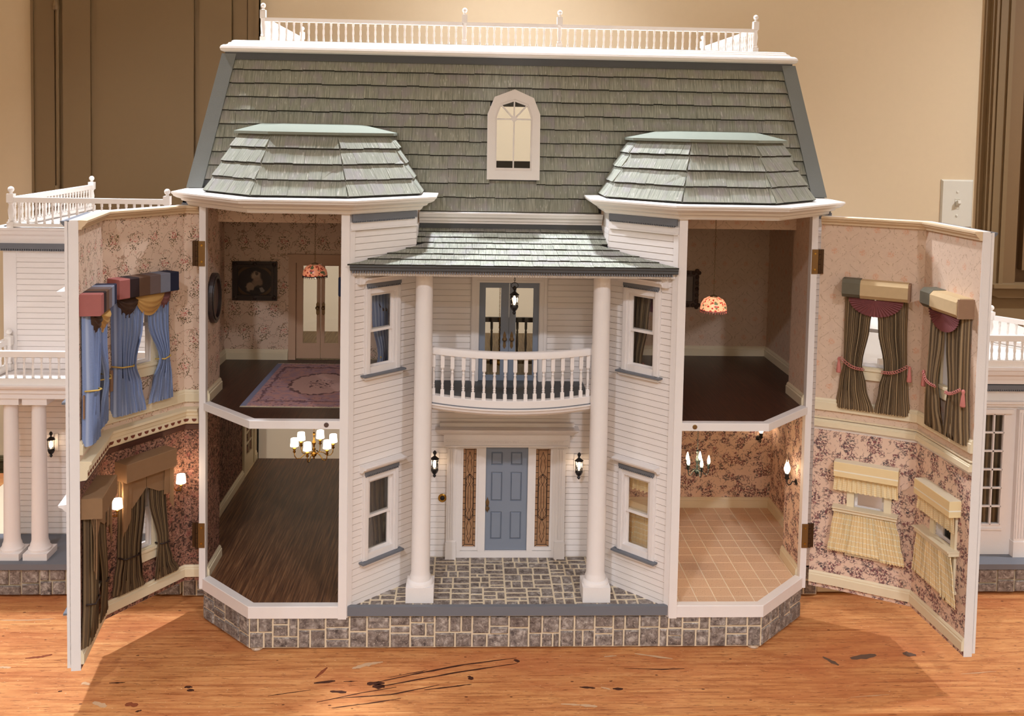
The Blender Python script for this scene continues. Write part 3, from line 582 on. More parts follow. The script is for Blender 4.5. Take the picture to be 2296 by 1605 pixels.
# headers over the wide opening between tower and room, upper storey; ceilings
for s, mt in ((-1, WPROSE), (1, WPMEDAL)):
    part('papered_header', MB().box(min(s * .165, s * .524), max(s * .165, s * .524), .185, .197, .686, ZC), mt)
    part('papered_header', MB().box(min(s * .524, s * .578), max(s * .524, s * .578), .1965, .1985, Z2, ZC), mt); part('papered_header', MB().box(min(s * .524, s * .578), max(s * .524, s * .578), .1965, .1985, ZFL, Z2B), WPDARK if s < 0 else WPTOILE)
    part('room_ceiling', MB().prism([(s * XI, .004), (s * X1, .004), (s * X2, YO), (s * X2, .2), (s * .578, .2), (s * .578, .72), (s * .176, .72), (s * .176, .11)], ZC, .742), CEILP)
part('attic_floor', MB().box(-.174, .174, .216, .72, .715, .742), TAUPEWOOD)
DKBRONZE = paint('dark_bronze', (84, 60, 38), .45, .5, .2, .7)
# main side walls
for s in (-1, 1): part('side_wall', MB().box(min(s * .5785, s * .5850), max(s * .5785, s * .5850), YM, .72, ZSB + .004, .742), WHITE)
# door from the lower left room into the left wing
M, _ = FR((L2, .588), (L2, .702)); m = MB(M); frame_boxes(m, 0, .114, ZFL, .262, .012, -.005, 0, wb=.003); dw = part('wing_door', m, CREAM)
m = MB(M); frame_boxes(m, .013, .101, ZFL + .003, .249, .016, -.003, 0, wb=.04); 
for i in range(1, 5): m.box(.029, .085, -.003, 0, ZFL + .043 + i * .025, ZFL + .0455 + i * .025)
m.box(.056, .058, -.003, 0, ZFL + .04, .235); obj('door_leaf', m, CREAM, dw)
TANSHADE = paint('tan_shaded_door_paint', (206, 170, 142))  # tan instead of cream: the shade on these doors is put into the paint
# french doors in the back wall of the upper left room
M, _ = FR((L2, .425), (-.178, .425)); m = MB(M)
for a, b in ((.1310, .1455), (.2455, .2600)): m.box(a, b, -.006, 0, Z2 - .002, .597)
m.box(.1455, .2455, -.006, 0, .5805, .597); m.box(.128, .263, -.008, 0, .592, .598); fd = part('french_door', m, TANSHADE)
for a, b in ((.1460, .1950), (.1960, .2450)):
    m = MB(M); a2, b2 = (a + .0135, b - .0075) if a < .19 else (a + .0075, b - .0135); m.wall(a, b, Z2 - .001, .580, .001, .005, [(a2, b2, .4135, .574)]); lf = obj('door_leaf', m, TANSHADE, fd)
    g = MB(M); g.box(a2, b2, .0025, .0032, .4135, .574); obj('pane', g, GLASS, fd)
for x in (.1895, .2015): m = MB(M @ Matrix.Translation((x, 0, .488)) @ Matrix.Rotation(PI / 2, 4, 'X')); m.prism([(-.003, -.013), (0, -.016), (.003, -.013), (.003, .008), (0, .012), (-.003, .008)], 0, .001); m.lathe([(.0015, 0), (.0015, .003), (.0035, .004), (.004, .006), (.002, .008)], 10); obj('knob', m, OLDBRASS, fd)
# ---- fixed inner walls of the towers (clapboard, one window per storey), corner posts
tower = {}
for s in (-1, 1):
    a, b = ((-XI, 0), (-XA, YA)) if s < 0 else ((XA, YA), (XI, 0)); M, L = FR(a, b); xc = .0685 if s < 0 else L - .0685
    holes = [(xc - .0245, xc + .0245, z, z + SASHZ) for z in (.1485, .4625)]
    tw = tower[s] = part('tower_wall', MB(M).wall(0, L, ZSB, ZC, 0, .009, holes), WHITE)
    bh = [(xc - .0385, xc + .0385, z - .010, z + SASHZ + .0135) for z in (.1485, .4625)]
    boards(M, (.008 if s < 0 else 0), (L if s < 0 else L - .008), ZSB + .001, .694, tw, holes=bh)
    m = MB(M); m.box(0, L, -.004, 0, .694, .7065); m.box(0, L, -.0065, -.004, .6935, .6965); obj('frieze_board', m, WHITE, tw)
    m = MB(M); m.box(.002, L - .002, -.007, -.0035, .7085, .7195); dentils(m, .003, L - .002, -.007, -.0035, .7060, .7085, M); obj('dentil_strip', m, GREY, tw)
    m = MB(M); m.box(.015 if s < 0 else 0, L if s < 0 else L - .015, -.010, 0, .605, .627); obj('porch_frieze', m, WHITE, tw)
    for z in (.1485, .4625): sash_window(M, xc, z, DH, inside=CREAM)
    iw = MB(M); iw.wall(0, L, ZFL, Z2B, .0092, .0105, [holes[0]]); obj('inner_paper', iw, WPDARK if s < 0 else WPTOILE, tw); iw = MB(M); iw.wall(0, L, Z2, ZC, .0092, .0105, [holes[1]]); obj('inner_paper', iw, WPROSE if s < 0 else WPMEDAL, tw)
    # the white post at the front corner of the tower and the corner board
    p0, p1 = sorted((s * (XI - .001), s * (XI + .0125))); m = MB(); m.box(p0, p1, -.003, .014, ZSB - .002, ZC); part('corner_post', m, WHITE)
    m = MB(M); m.box(*((-.001, .0085) if s < 0 else (L - .0085, L + .001)), -.0042, 0, ZSB + .001, .694); obj('corner_board', m, WHITE, tw)
    # return between tower and entry wall
    M2, L_ = FR((s * XA, YA), (s * XA, YD)) if s < 0 else FR((s * XA, YD), (s * XA, YA)); rw = part('return_wall', MB(M2).wall(0, L_, ZSB, ZC, 0, .008), WHITE); boards(M2, 0, L_, ZSB + .012, .69, rw, joined=(j := MB(M2))); tag(obj('clapboards', j, SIDING, rw), kind='stuff')
    # hinge post, short side wall of the tower and strip of the main front
    p0, p1 = sorted((s * .5225, s * .5335)); part('hinge_post', MB().box(p0, p1, .098, .112, ZSB + .001, ZC), WHITE)
    M3, L3 = FR((s * .5315, YM), (s * .5315, YO + .01)) if s < 0 else FR((s * .5315, YO + .01), (s * .5315, YM)); part('tower_side', MB(M3).wall(0, L3, ZSB, ZC, 0, .0015), WHITE)
    M4, L4 = FR((-.585, YM), (-.5315, YM)) if s < 0 else FR((.5315, YM), (.585, YM)); fw_ = part('front_wall', MB(M4).wall(0, L4, ZSB, .742, 0, .012), WHITE); boards(M4, 0, L4, ZSB + .005, .694, fw_)
    m = MB(M4); m.box(0, L4, -.006, 0, .7085, .7195); obj('dentil_strip', m, GREY, fw_)
    for zc in (.640, .150):
        h = MB(); q0, q1 = sorted((s * .5235, s * .5345)); h.box(q0, q1, .0965, .098, zc - .0215, zc + .0215); hp = part('hinge', h, BRONZE)
        k = MB(); [k.lathe([(.0032, 0), (.0032, .0082)], 10, (s * .5375, .0995, zc - .0215 + i * .0087)) for i in range(5)]; q0, q1 = sorted((s * .539, s * .5455)); k.box(q0, q1, .100, .1015, zc - .0215, zc + .0215); obj('hinge_knuckle', k, DKBRONZE, hp)
        for dz in (-.014, .014): sc_ = MB(Matrix.Translation((s * .529, .0965, zc + dz)) @ Matrix.Rotation(PI / 2, 4, 'X')); sc_.lathe([(.0021, 0), (.0018, .0008), (.0006, .0009)], 8); obj('screw', sc_, BRASS, hp)
# ---- entry wall behind the porch: clapboards, blue door with leaded sidelights, balcony doors
M, _ = FR((-XA, YD), (XA, YD)); xo = XA
ew = part('entry_wall', MB(M).wall(0, 2 * XA, ZSB, .690, 0, .008, [(xo - .086, xo + .086, .0805, .280), (xo - .0545, xo + .0545, .3865, .581)]), WHITE)
boards(M, 0, 2 * XA, .0705, .628, ew, holes=[(xo - .1085, xo + .1085, .06, .309), (xo - .070, xo + .070, .37, .5975)])
iw = MB(M); iw.wall(0, 2 * XA, ZSB, .69, .0082, .010, [(xo - .086, xo + .086, .0805, .280), (xo - .0545, xo + .0545, .3865, .581)]); obj('inner_paper', iw, CREAM, ew)
X = lambda v: xo + v
m = MB(M); m.box(X(-.100), X(.100), -.006, 0, .0700, .0825); m.box(X(-.0508), X(-.0375), -.007, .002, .0825, .281); m.box(X(.0400), X(.0503), -.007, .002, .0825, .281); m.box(X(-.092), X(.092), -.006, 0, .2775, .285)
m.box(X(-.092), X(-.083), -.007, 0, .0825, .281); m.box(X(.086), X(.092), -.007, 0, .0825, .281); de = part('front_entrance', m, WHITE)
for a, b in ((-.0835, -.0505), (.0500, .0860)): s_ = MB(M); frame_boxes(s_, X(a), X(b), .0835, .279, .0045, -.005, .001, wb=.006); obj('sidelight_frame', s_, WHITE, de)
for x0 in (-.1090, .0915):
    p = MB(M); p.box(X(x0), X(x0 + .0175), -.009, 0, .1015, .281); [p.box(X(x0 + .0030 + i * .0042), X(x0 + .0052 + i * .0042), -.0105, -.009, .106, .276) for i in range(3)]; obj('pilaster', p, WHITE, de)
    p = MB(M); p.box(X(x0 - .001), X(x0 + .0185), -.0125, 0, .0668, .1015); obj('plinth_block', p, WHITE, de)
e = MB(M); e.box(X(-.1155), X(.1155), -.014, 0, .2810, .3035); e.box(X(-.1120), X(.1120), -.017, 0, .281, .2835); e.sweep([(X(-.1140), 0), (X(-.1140), -.013), (X(.1140), -.013), (X(.1140), 0)], [(-.01, .3175), (.017, .3165), (.017, .3145), (.0155, .3132), (.013, .310), (.007, .3062), (.003, .3035), (-.01, .3035)]); obj('entablature', e, WHITE, de)
e = MB(M); dentils(e, X(-.110), X(.110), -.0162, -.014, .2878, .2915, M, .0047, .6); e.box(X(-.112), X(.112), -.0150, -.014, .2915, .2935); obj('dentil_strip', e, WHITE, de)
e = MB(M); e.box(X(-.123), X(.123), -.013, 0, .3175, .3245); obj('top_board', e, WHITE, de)
dl = MB(M); dl.wall(X(-.0375), X(.0400), .0832, .2765, -.002, .004, [(X(-.0375 + a), X(-.0375 + a + .021), .0832 + z0, .0832 + z1) for a in (.0098, .0457) for z0, z1 in ((.0205, .072), (.0925, .1465), (.160, .1845))]); leaf = obj('door_leaf', dl, DOORBLUE, de)
for a in (.0098, .0457):
    for z0, z1 in ((.0205, .072), (.0925, .1465), (.160, .1845)):
        x0_, x1_, za, zb_ = X(-.0375 + a), X(-.0375 + a + .021), .0832 + z0, .0832 + z1; pm = MB(M); pm.box(x0_, x1_, .0005, .003, za, zb_); i = .0028; pm.hexa([(x0_ + .0008, .0005, za + .0008), (x1_ - .0008, .0005, za + .0008), (x1_ - .0008, .0005, zb_ - .0008), (x0_ + .0008, .0005, zb_ - .0008), (x0_ + i, -.0022, za + i), (x1_ - i, -.0022, za + i), (x1_ - i, -.0022, zb_ - i), (x0_ + i, -.0022, zb_ - i)]); obj('door_panel', pm, DOORBLUE, de)
k = MB(M @ Matrix.Translation((X(-.0335), -.002, .170)) @ Matrix.Rotation(PI / 2, 4, 'X')); k.prism([(-.003, -.011), (-.001, -.0135), (0, -.016), (.001, -.0135), (.003, -.011), (.002, -.004), (.0035, .004), (.001, .010), (0, .0135), (-.001, .010), (-.0035, .004), (-.002, -.004)], 0, .0012); k.lathe([(.0016, 0), (.0016, .003), (.0034, .0042), (.0038, .006), (.002, .0078)], 10, (0, -.006, 0)); obj('door_handle', k, OLDBRASS, de)
# leaded amber sidelights
AMBER = None
g_ = G('amber_leaded_glass'); n_ = g_.noise(g_.uv, 130, 2); colg = g_.mix(n_, lin((176, 124, 92)), lin((218, 176, 132))); AMBER = g_.out(colg, .25, .5, trans=.35)
for a, b in ((-.0790, -.0550), (.0545, .0815)):
    q = MB(M); q.box(X(a), X(b), -.001, .0008, .0895, .2750); sl = obj('sidelight_glass', q, AMBER, de)
    xc = X((a + b) / 2); hw = (b - a) / 2; ld = MB(M); r = .00042; z0, z1 = .0895, .2750; Y = -.0014
    T = lambda pts: ld.tube([(xc + px * hw, Y, z0 + pz * (z1 - z0)) for px, pz in pts], r, 4)
    T([(-.62, .02), (-.62, .98)]); T([(.62, .02), (.62, .98)]); T([(-.62, .02), (.62, .02)]); T([(-.62, .98), (.62, .98)])
    for sx in (-1, 1):
        for kz in range(1, 16): T([(sx * .62, kz / 16), (sx * .98, kz / 16)])
        T([(sx * .62, .02), (sx * .98, 0)]); T([(sx * .62, .98), (sx * .98, 1)])
        for z_a, d in ((.96, -1), (.04, 1)):
            T([(0, z_a), (sx * .12, z_a + d * .03), (sx * .34, z_a + d * .065), (sx * .18, z_a + d * .085), (sx * .28, z_a + d * .13), (sx * .36, z_a + d * .16), (sx * .22, z_a + d * .20), (0, z_a + d * .235), (sx * .34, z_a + d * .26), (sx * .56, z_a + d * .29), (sx * .58, z_a + d * .36)])
        for fx_ in (.19, .56): T([(sx * .05, .735), (sx * fx_, .70), (sx * fx_, .655), (sx * (fx_ - .19), .63), (sx * fx_, .605), (sx * fx_, .395), (sx * (fx_ - .19), .37), (sx * fx_, .345), (sx * fx_, .30), (sx * .05, .265)])
    obj('lead_came', ld, BLACKM, de)
# balcony double doors
m = MB(M); frame_boxes(m, X(-.0695), X(.0695), .383, .5965, .0145, -.006, 0, wb=.004); frame_boxes(m, X(-.0675), X(.0675), .384, .5945, .004, -.0085, -.006, wb=.001); frame_boxes(m, X(-.0595), X(.0595), .3855, .586, .003, -.0075, -.006, wb=.001); bd = part('balcony_door', m, WHITE)
for a, b, gx0, gx1 in ((-.0545, -.0003, -.0432, -.0150), (.0003, .0545, .0125, .0442)):
    m = MB(M); m.wall(X(a), X(b), .3875, .5808, .0005, .0055, [(X(gx0), X(gx1), .410, .5715)]); lf = obj('door_leaf', m, DOORBLUE, bd); g = MB(M); g.box(X(gx0), X(gx1), .0028, .0034, .410, .5715); obj('pane', g, GLASS, bd)
for x in (-.0075, .0055): k = MB(M @ Matrix.Translation((X(x), .0005, .478)) @ Matrix.Rotation(PI / 2, 4, 'X')); k.prism([(-.003, -.014), (0, -.019), (.003, -.014), (.002, -.006), (.003, .006), (0, .014), (-.003, .006), (-.002, -.006)], 0, .001); k.lathe([(.0016, 0), (.0016, .003), (.0042, .0044), (.0046, .006), (.002, .008)], 10); obj('knob', k, OLDBRASS, bd)
m = MB(M @ Matrix.Translation((X(-.1166), -.0024, .1812)) @ Matrix.Rotation(PI / 2, 4, 'X')); m.lathe([(.0080, 0), (.0078, .001), (.0062, .0022), (.0060, .0018), (.0042, .0016)], 18); db = part('doorbell', m, BRASS); m = MB(M @ Matrix.Translation((X(-.1166), -.0040, .1812)) @ Matrix.Rotation(PI / 2, 4, 'X')); m.lathe([(.0044, 0), (.0036, .0014), (.001, .0022)], 14); obj('button', m, BLACKM, db)
# ---- columns
for s in (-1, 1):
    c = (s * .1482, .0385, 0); m = MB(); m.box(c[0] - .0232, c[0] + .0232, c[1] - .0232, c[1] + .0232, .0700, .0957); col = part('porch_column', m, WHITE)
    m = MB(); m.lathe([(.0225, .0957), (.0225, .0985), (.0205, .1015), (.0178, .1025), (.0176, .1075), (.0163, .1105), (.0158, .115), (.0152, .30), (.0146, .50), (.0142, .632)], 32, c); smooth_angle(obj('column_shaft', m, WHITE, col))
# ---- curved balcony
Yc = lambda x, yc=.008, ye=.045, hx=.135: yc + (ye - yc) * (x / hx) ** 2
NB = 28; xs = [-.137 + .274 * i / NB for i in range(NB + 1)]
def curved(prof, dy=0.0): return MB().sweep([(x, Yc(x) + dy) for x in xs], prof)
deck = [(x, Yc(x)) for x in xs] + [(.137, YD), (-.137, YD)]
bal = part('balcony', MB().prism([(x, y + .004) for x, y in deck], .3925, .4005), DARKGREY)
obj('balcony_curb', curved([(-.012, .4025), (.0015, .4025), (.0015, .4138), (.0008, .4144), (-.012, .4144)]), WHITE, bal); obj('curb_line', curved([(-.006, .4008), (.0022, .4008), (.0022, .4025), (-.006, .4025)]), GREY, bal)
obj('balcony_molding', curved([(-.010, .4008), (.0045, .4008), (.0045, .3985), (.0025, .3965), (.0010, .3925), (-.0035, .3905), (-.0055, .3880), (-.010, .3880)]), WHITE, bal); obj('balcony_soffit', MB().prism([(x * .97, y + .008) for x, y in deck], .3880, .3925), WHITE, bal)
smooth_angle(obj('handrail', curved([(-.009, .4840), (.0010, .4840), (.0010, .4942), (.0002, .4950), (-.0085, .4950), (-.009, .4942)]), WHITE, bal), 50)
BPX = [-.1312, -.1160, -.0995, -.0810, -.0650, -.0470, -.0298, -.0122, .0040, .0218, .0370, .0515, .0670, .0838, .1000, .1160, .1285, .1330]
bb = MB(); h = .0696; w = .0031
bb.box(-w, w, -w, w, 0, .0105); bb.box(-w, w, -w, w, .0475, h); bb.lathe([(.0024, .0105), (.0017, .0125), (.0026, .0140), (.0018, .0155), (.0026, .0175), (.0018, .0190), (.0022, .022), (.0029, .028), (.0024, .036), (.0017, .040), (.0027, .0418), (.0017, .0435), (.0027, .0475)], 10)
b0 = None
for x in BPX[:17]:
    b0 = copy(b0, bal, (x, Yc(x) + .0045, .4144)) if b0 else smooth_angle(obj('baluster', bb, WHITE, bal, loc=(x, Yc(x) + .0045, .4144)))
# ---- porch roof
m = MB(); eave = [(-.2650, -.010), (.2650, -.010)]
rp = [(-.2640, -.008, .6385), (.2640, -.008, .6385), (.1665, .0915, .6560), (.1665, .192, .6800), (-.1665, .192, .6800), (-.1665, .0915, .6560)]
pr_ = part('porch_roof', MB().add(rp + [(x, y, z - .006) for x, y, z in rp], [(0, 1, 2, 3, 4, 5), (11, 10, 9, 8, 7, 6)] + [(i, 6 + i, 6 + (i + 1) % 6, (i + 1) % 6) for i in range(6)]), DARKGREY)
m = MB(); m.sweep([(-.2655, -.0075), (.2655, -.0075)], [(-.006, .6392), (.0050, .6392), (.0050, .6366), (.0030, .6350), (.0030, .6310), (.0005, .6294), (-.006, .6294)]); obj('eave_board', m, DARKGREY, pr_)
m = MB(); dentils(m, -.262, .2615, -.0085, -.002, .6255, .6294, ID, .0041, .55); obj('dentil_strip', m, GREY, pr_)
m = MB(); m.prism([(-.262, -.002), (.262, -.002), (.168, .092), (.168, .192), (-.168, .192), (-.168, .092)], .6215, .6300); obj('porch_soffit', m, WHITE, pr_)
def proof(y): t = (y + .008) / .200; return .6385 + .0415 * (t * .86 + t * t * .14)
NR = 7; y0 = -.0115; ystep = .0295
SH_PORCH = []
for r in range(NR):
    ya, yb = y0 + r * ystep, min(y0 + (r + 1) * ystep + .004, .194); hx = lambda y: min(.2672, max(.1680, .1680 + (.0915 - y) * .985)); wa = hx(ya); x = -wa - .003; o_ = R.uniform(0, .012)
    x += -o_
    while x < wa:
        w = R.uniform(.014, .026); a, b = x, x + w; x += w; P = [(a + .0002, ya), (b - .0002, ya), (b - .0002, yb), (a + .0002, yb)]
        for s in (-1, 1): P = clip(P, s, .985, .1680 + .0915 * .985) if ya < .09 else clip(P, s, 0, .168)
        if len(P) < 3 or area(P) < 1e-5: continue
        jit = R.uniform(-.0007, .0007); n = len(P); lo = [py < ya + .001 for px, py in P]; kk = R.uniform(.0030, .0038)
        top = [(px, py + (jit if l else 0), proof(py) + (kk if l else .0012)) for (px, py), l in zip(P, lo)]; bot = [(px, py + (jit + .0008 if l else 0), proof(py) + (.0008 if l else -.0004)) for (px, py), l in zip(P, lo)]
        SH_PORCH.append((bot + top, n, [a for a in range(n) if lo[a] and lo[(a + 1) % n]]))
# cornice strip between the towers
m = MB(); m.sweep([(-.1655, .186), (.1655, .186)], [(-.008, .7095), (.0145, .7095), (.0145, .7070), (.0130, .7055), (.0115, .7015), (.0055, .6985), (.0050, .6945), (.0020, .6925), (.0020, .6895), (-.008, .6895)]); part('center_cornice', m, WHITE)
m = MB(); m.box(-.168, .168, .186, .196, .676, .6895); part('center_frieze', m, DARKGREY)
# ---- tower cornices, roofs and caps
SH_TOWER = []
for s in (-1, 1):
    f = lambda P: [(s * x, y) for x, y in P] if s > 0 else [(-x, y) for x, y in P][::-1]
    P = f([(XA - .002, .192), (XA - .002, YA), (XI, 0), (X1, 0), (X2 + .001, YO), (X2 + .008, YO + .008), (.590, YO + .008), (.590, .72)])
    e = .034; prof = [(-.05, .7455), (e, .7440), (e, .7412), (e - .002, .7396), (e - .0035, .7368), (e - .009, .7338), (e - .0145, .7322), (e - .016, .7288), (e - .024, .7262), (e - .025, .7225), (e - .0275, .7200), (-.004, .7195), (-.05, .7195)]
    P2 = f([(XA - .002, .192), (XA - .002, YA), (XI, 0), (X1, 0), (X2 + .026, YO + .026), (X2 + .026, .72)])
    m = MB(); m.sweep(P2, prof); tc = part('tower_cornice', m, WHITEB)
    B = f([(.163, .215), (.163, .103), (.272, .004), (.425, .004), (.524, .103), (.524, .215)]); T = f([(.220, .232), (.220, .131), (.298, .061), (.404, .061), (.472, .131), (.472, .232)]); zb, zt = .7455, .8465
    deckm = MB(); deckm.prism(B, zb, zt, top=T); tr = part('tower_roof', deckm, DARKGREY)
    for i in range(5):
        b0_, b1_, t0_, t1_ = Vector((*B[i], zb)), Vector((*B[i + 1], zb)), Vector((*T[i], zt)), Vector((*T[i + 1], zt))
        ux = (b1_ - b0_).normalized(); nrm = ux.cross(((t0_ + t1_) / 2 - (b0_ + b1_) / 2)).normalized(); uy = nrm.cross(ux); Ls = (t0_ - b0_).dot(uy); Lb = (b1_ - b0_).length; xt0 = (t0_ - b0_).dot(ux); xt1 = (t1_ - b0_).dot(ux)
        if nrm.dot(Vector((s * .3465, .16, zb)) - b0_) > 0: nrm = -nrm
        nr = 4; ex = Ls / nr
        for r in range(nr):
            v0, v1 = r * ex, min((r + 1) * ex + .006, Ls); x = -R.uniform(0, .012)
            while x < Lb:
                w = R.uniform(.015, .034); q = [(x + .00014, v0), (x + w - .00014, v0), (x + w - .00014, v1), (x + .00014, v1)]; x += w
                q = clip(q, -Ls, xt0, .0004 * Ls); q = clip(q, Ls, Lb - xt1, Ls * (Lb + .0004))
                if len(q) < 3 or area(q) < 2e-5: continue
                j = R.uniform(-.0007, .0007) if r else 0; KK = R.uniform(.0056, .0066); n = len(q); lo = [py < v0 + .004 for px, py in q]; top = []; bot = []
                for (px, py), l in zip(q, lo):
                    b_ = b0_ + ux * px + uy * (py + (j if l else 0)); top.append(tuple(b_ + nrm * (KK if l else .0010))); bot.append(tuple(b_ - uy * (.0010 if l and r else 0) + nrm * (KK - .0044 if l else -.0006)))
                SH_TOWER.append((tr, bot + top, n, [a for a in range(n) if lo[a] and lo[(a + 1) % n]], [(px + s * .3 + i * .7, py) for px, py in q] * 2, 0 < i < 4))
    Cb = f([(.209, .236), (.209, .127), (.293, .051), (.409, .051), (.483, .127), (.483, .236)]); Ct = f([(.274, .238), (.276, .232), (.300, .228), (.420, .228), (.454, .232), (.456, .238)])
    m = MB(); m.prism(Cb, .8455, .8500); m.prism(Cb, .8500, .8640, top=Ct); part('roof_cap', m, CAPGREEN)
# ---- mansard roof
z0r, z1r = .7096, .9905; sl = .2325; yr = lambda z: .200 + sl * (z - z0r); hxr = lambda z: .5835 + (.534 - .5835) * (z - .741) / (.990 - .741)
AW = (-.0400, .0465, .772, .905)
SLn = math.hypot(1, sl); uyv = Vector((0, sl, 1)) / SLn; nv = Vector((0, -1, sl)) / SLn; org = Vector((0, .200, z0r))
def rpt(x, v, d=0.0): return org + Vector((x, 0, 0)) + uyv * v + nv * d
LS = (z1r - z0r) * SLn; Mr = Matrix(((1, 0, 0, 0), (0, -nv.y, uyv.y, .200), (0, -nv.z, uyv.z, z0r), (0, 0, 0, 1)))
hole = (AW[0], AW[1], (AW[2] - z0r) * SLn, (AW[3] - z0r) * SLn)
deckp = MB(Mr); deckp.wall(-.530, .530, 0, LS, .0, .010, [hole]); 
for s in (-1, 1): q = [(s * .530, 0), (s * hxr(z0r + .03), .031), (s * .533, LS), (s * .530, LS)]; deckp.add([(x, 0, z) for x, z in q] + [(x, .01, z) for x, z in q], [(0, 1, 2, 3), (7, 6, 5, 4), (0, 4, 5, 1), (1, 5, 6, 2), (2, 6, 7, 3), (3, 7, 4, 0)])
mr = part('main_roof', deckp, DARKGREY)
SH_MAIN = []
NRr = 11; exr = (LS - .004) / NRr
for r in range(NRr):
    v0, v1 = r * exr, min((r + 1) * exr + .006, LS); za = z0r + v0 / SLn; hx = hxr(za) if za > .741 else .168; x = -hx - R.uniform(0, .01)
    while x < hx:
        w = R.choice((.017, .021, .025, .029, .033)) * R.uniform(.9, 1.1); q = [(x + .00014, v0), (x + w - .00014, v0), (x + w - .00014, v1), (x + .00014, v1)]; xm = x + w / 2; x += w
        for s in (-1, 1): q = clip(q, s, (.5835 - .534) / .249 / SLn, hxr(z0r) - .022 if za > .741 else 9)
        if za <= .741: q = [p_ for p_ in q]
        hid = any(abs(abs(xm) - .346) < lim - .012 for lim in [.190 - .065 * (za + .02 - .741) / .1]) and za < .835
        if hid or len(q) < 3: continue
        if q[0][0] < hole[1] and q[1][0] > hole[0] and v1 > hole[2] - .005 and v0 < hole[3] + .004:
            parts_ = [clip(q, 1, 0, hole[0]), clip(q, -1, 0, -hole[1])]
        else: parts_ = [q]
        for qq in parts_:
            if len(qq) < 3 or area(qq) < 2e-5: continue
            j = R.uniform(-.0007, .0007) if r else 0; KK = R.uniform(.0056, .0070); n = len(qq); lo = [py < v0 + .004 for px, py in qq]; top = []; bot = []
            for (px, py), l in zip(qq, lo): top.append(tuple(rpt(px, py + (j if l else 0), KK if l else .0008))); bot.append(tuple(rpt(px, py + (j - (.0013 if r else 0) if l else 0), KK - .0046 if l else -.0008)))
            SH_MAIN.append((bot + top, n, [a for a in range(n) if lo[a] and lo[(a + 1) % n]], [(px, py) for px, py in qq] * 2, r))
NSH = 0
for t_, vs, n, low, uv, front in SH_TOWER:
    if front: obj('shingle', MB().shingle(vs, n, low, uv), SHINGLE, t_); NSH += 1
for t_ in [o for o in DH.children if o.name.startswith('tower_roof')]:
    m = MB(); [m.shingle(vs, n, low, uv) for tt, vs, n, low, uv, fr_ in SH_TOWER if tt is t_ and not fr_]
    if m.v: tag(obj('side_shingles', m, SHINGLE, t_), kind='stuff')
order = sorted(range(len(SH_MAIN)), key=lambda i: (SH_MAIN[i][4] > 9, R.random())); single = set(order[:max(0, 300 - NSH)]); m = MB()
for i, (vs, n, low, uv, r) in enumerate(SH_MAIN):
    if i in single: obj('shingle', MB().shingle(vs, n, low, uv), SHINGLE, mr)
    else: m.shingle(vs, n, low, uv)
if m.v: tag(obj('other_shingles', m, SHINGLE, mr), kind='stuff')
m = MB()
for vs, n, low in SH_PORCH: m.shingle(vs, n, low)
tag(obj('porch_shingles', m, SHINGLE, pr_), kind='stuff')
for s in (-1, 1):   # hip boards, side slopes
    za = .7455; m = MB(); q = lambda z, i, d: (s * (hxr(z) - i), yr(z) - d, z); m.hexa([q(za, .026, .0085), q(za, -.002, .0085), q(.9905, -.002, .0085), q(.9905, .024, .0085), q(za, .026, -.004), q(za, -.002, -.004), q(.9905, -.002, -.004), q(.9905, .024, -.004)]); obj('hip_board', m, HIPGREY, mr)
    m = MB(); m.hexa([(s * hxr(za), yr(za), za), (s * hxr(za), .72, za), (s * .534, .72, .9905), (s * .534, yr(.9905), .9905), (s * (hxr(za) - .008), yr(za), za), (s * (hxr(za) - .008), .72, za), (s * .526, .72, .9905), (s * .526, yr(.9905), .9905)]); obj('side_slope', m, HIPGREY, mr)
obj('roof_deck', MB().box(-.526, .526, .262, .745, .9905, .998), WHITE, mr)
m = MB(); m.box(-.53, .53, yr(.984) - .007, yr(.984) + .004, .9800, .9935); obj('head_board', m, DARKGREY, mr)
Pt = [(-.520, .745), (-.520, .266), (.520, .266), (.520, .745)][::-1]
Pt = [(-.520, .745), (-.520, .266), (.520, .266), (.520, .745)]
m = MB(); m.sweep(Pt, [(-.03, 1.0165), (-.004, 1.0165), (.0000, 1.0150), (.0012, 1.0120), (.0050, 1.0112), (.0060, 1.0085), (.0085, 1.0070), (.0125, 1.0066), (.0165, 1.0040), (.0180, 1.0000), (.0165, .9955), (.0120, .9935), (.004, .9930), (-.03, .9930)]); part('top_cornice', m, WHITEB)
part('roof_terrace', MB().box(-.49, .49, .29, .745, 1.006, 1.0162), WHITEB)
# widow's walk
ww = part('roof_railing', MB().box(-.470, .470, .296, .304, 1.0160, 1.0195), WHITEB); zr, hr = 1.0195, .0435
for x in (-.470, -.0905, .0910, .470): newel(ww, x, .300, 1.0160, .0735)
for x in (-.470, .470): newel(ww, x, .730, 1.0160, .0735)
for a, b, n in ((-.470, -.0905, 26), (-.0905, .0910, 12), (.0910, .470, 26)): rail_run(ww, (a + .004, .300), (b - .004, .300), zr - .001, hr, n=n, foot=.0, ends=.012, rad=1.05)
for x in (-.470, .470): a, b = ((x, .304), (x, .726)); rail_run(ww, a, b, zr - .001, hr, n=30, foot=.002, ends=.012, rad=1.05)
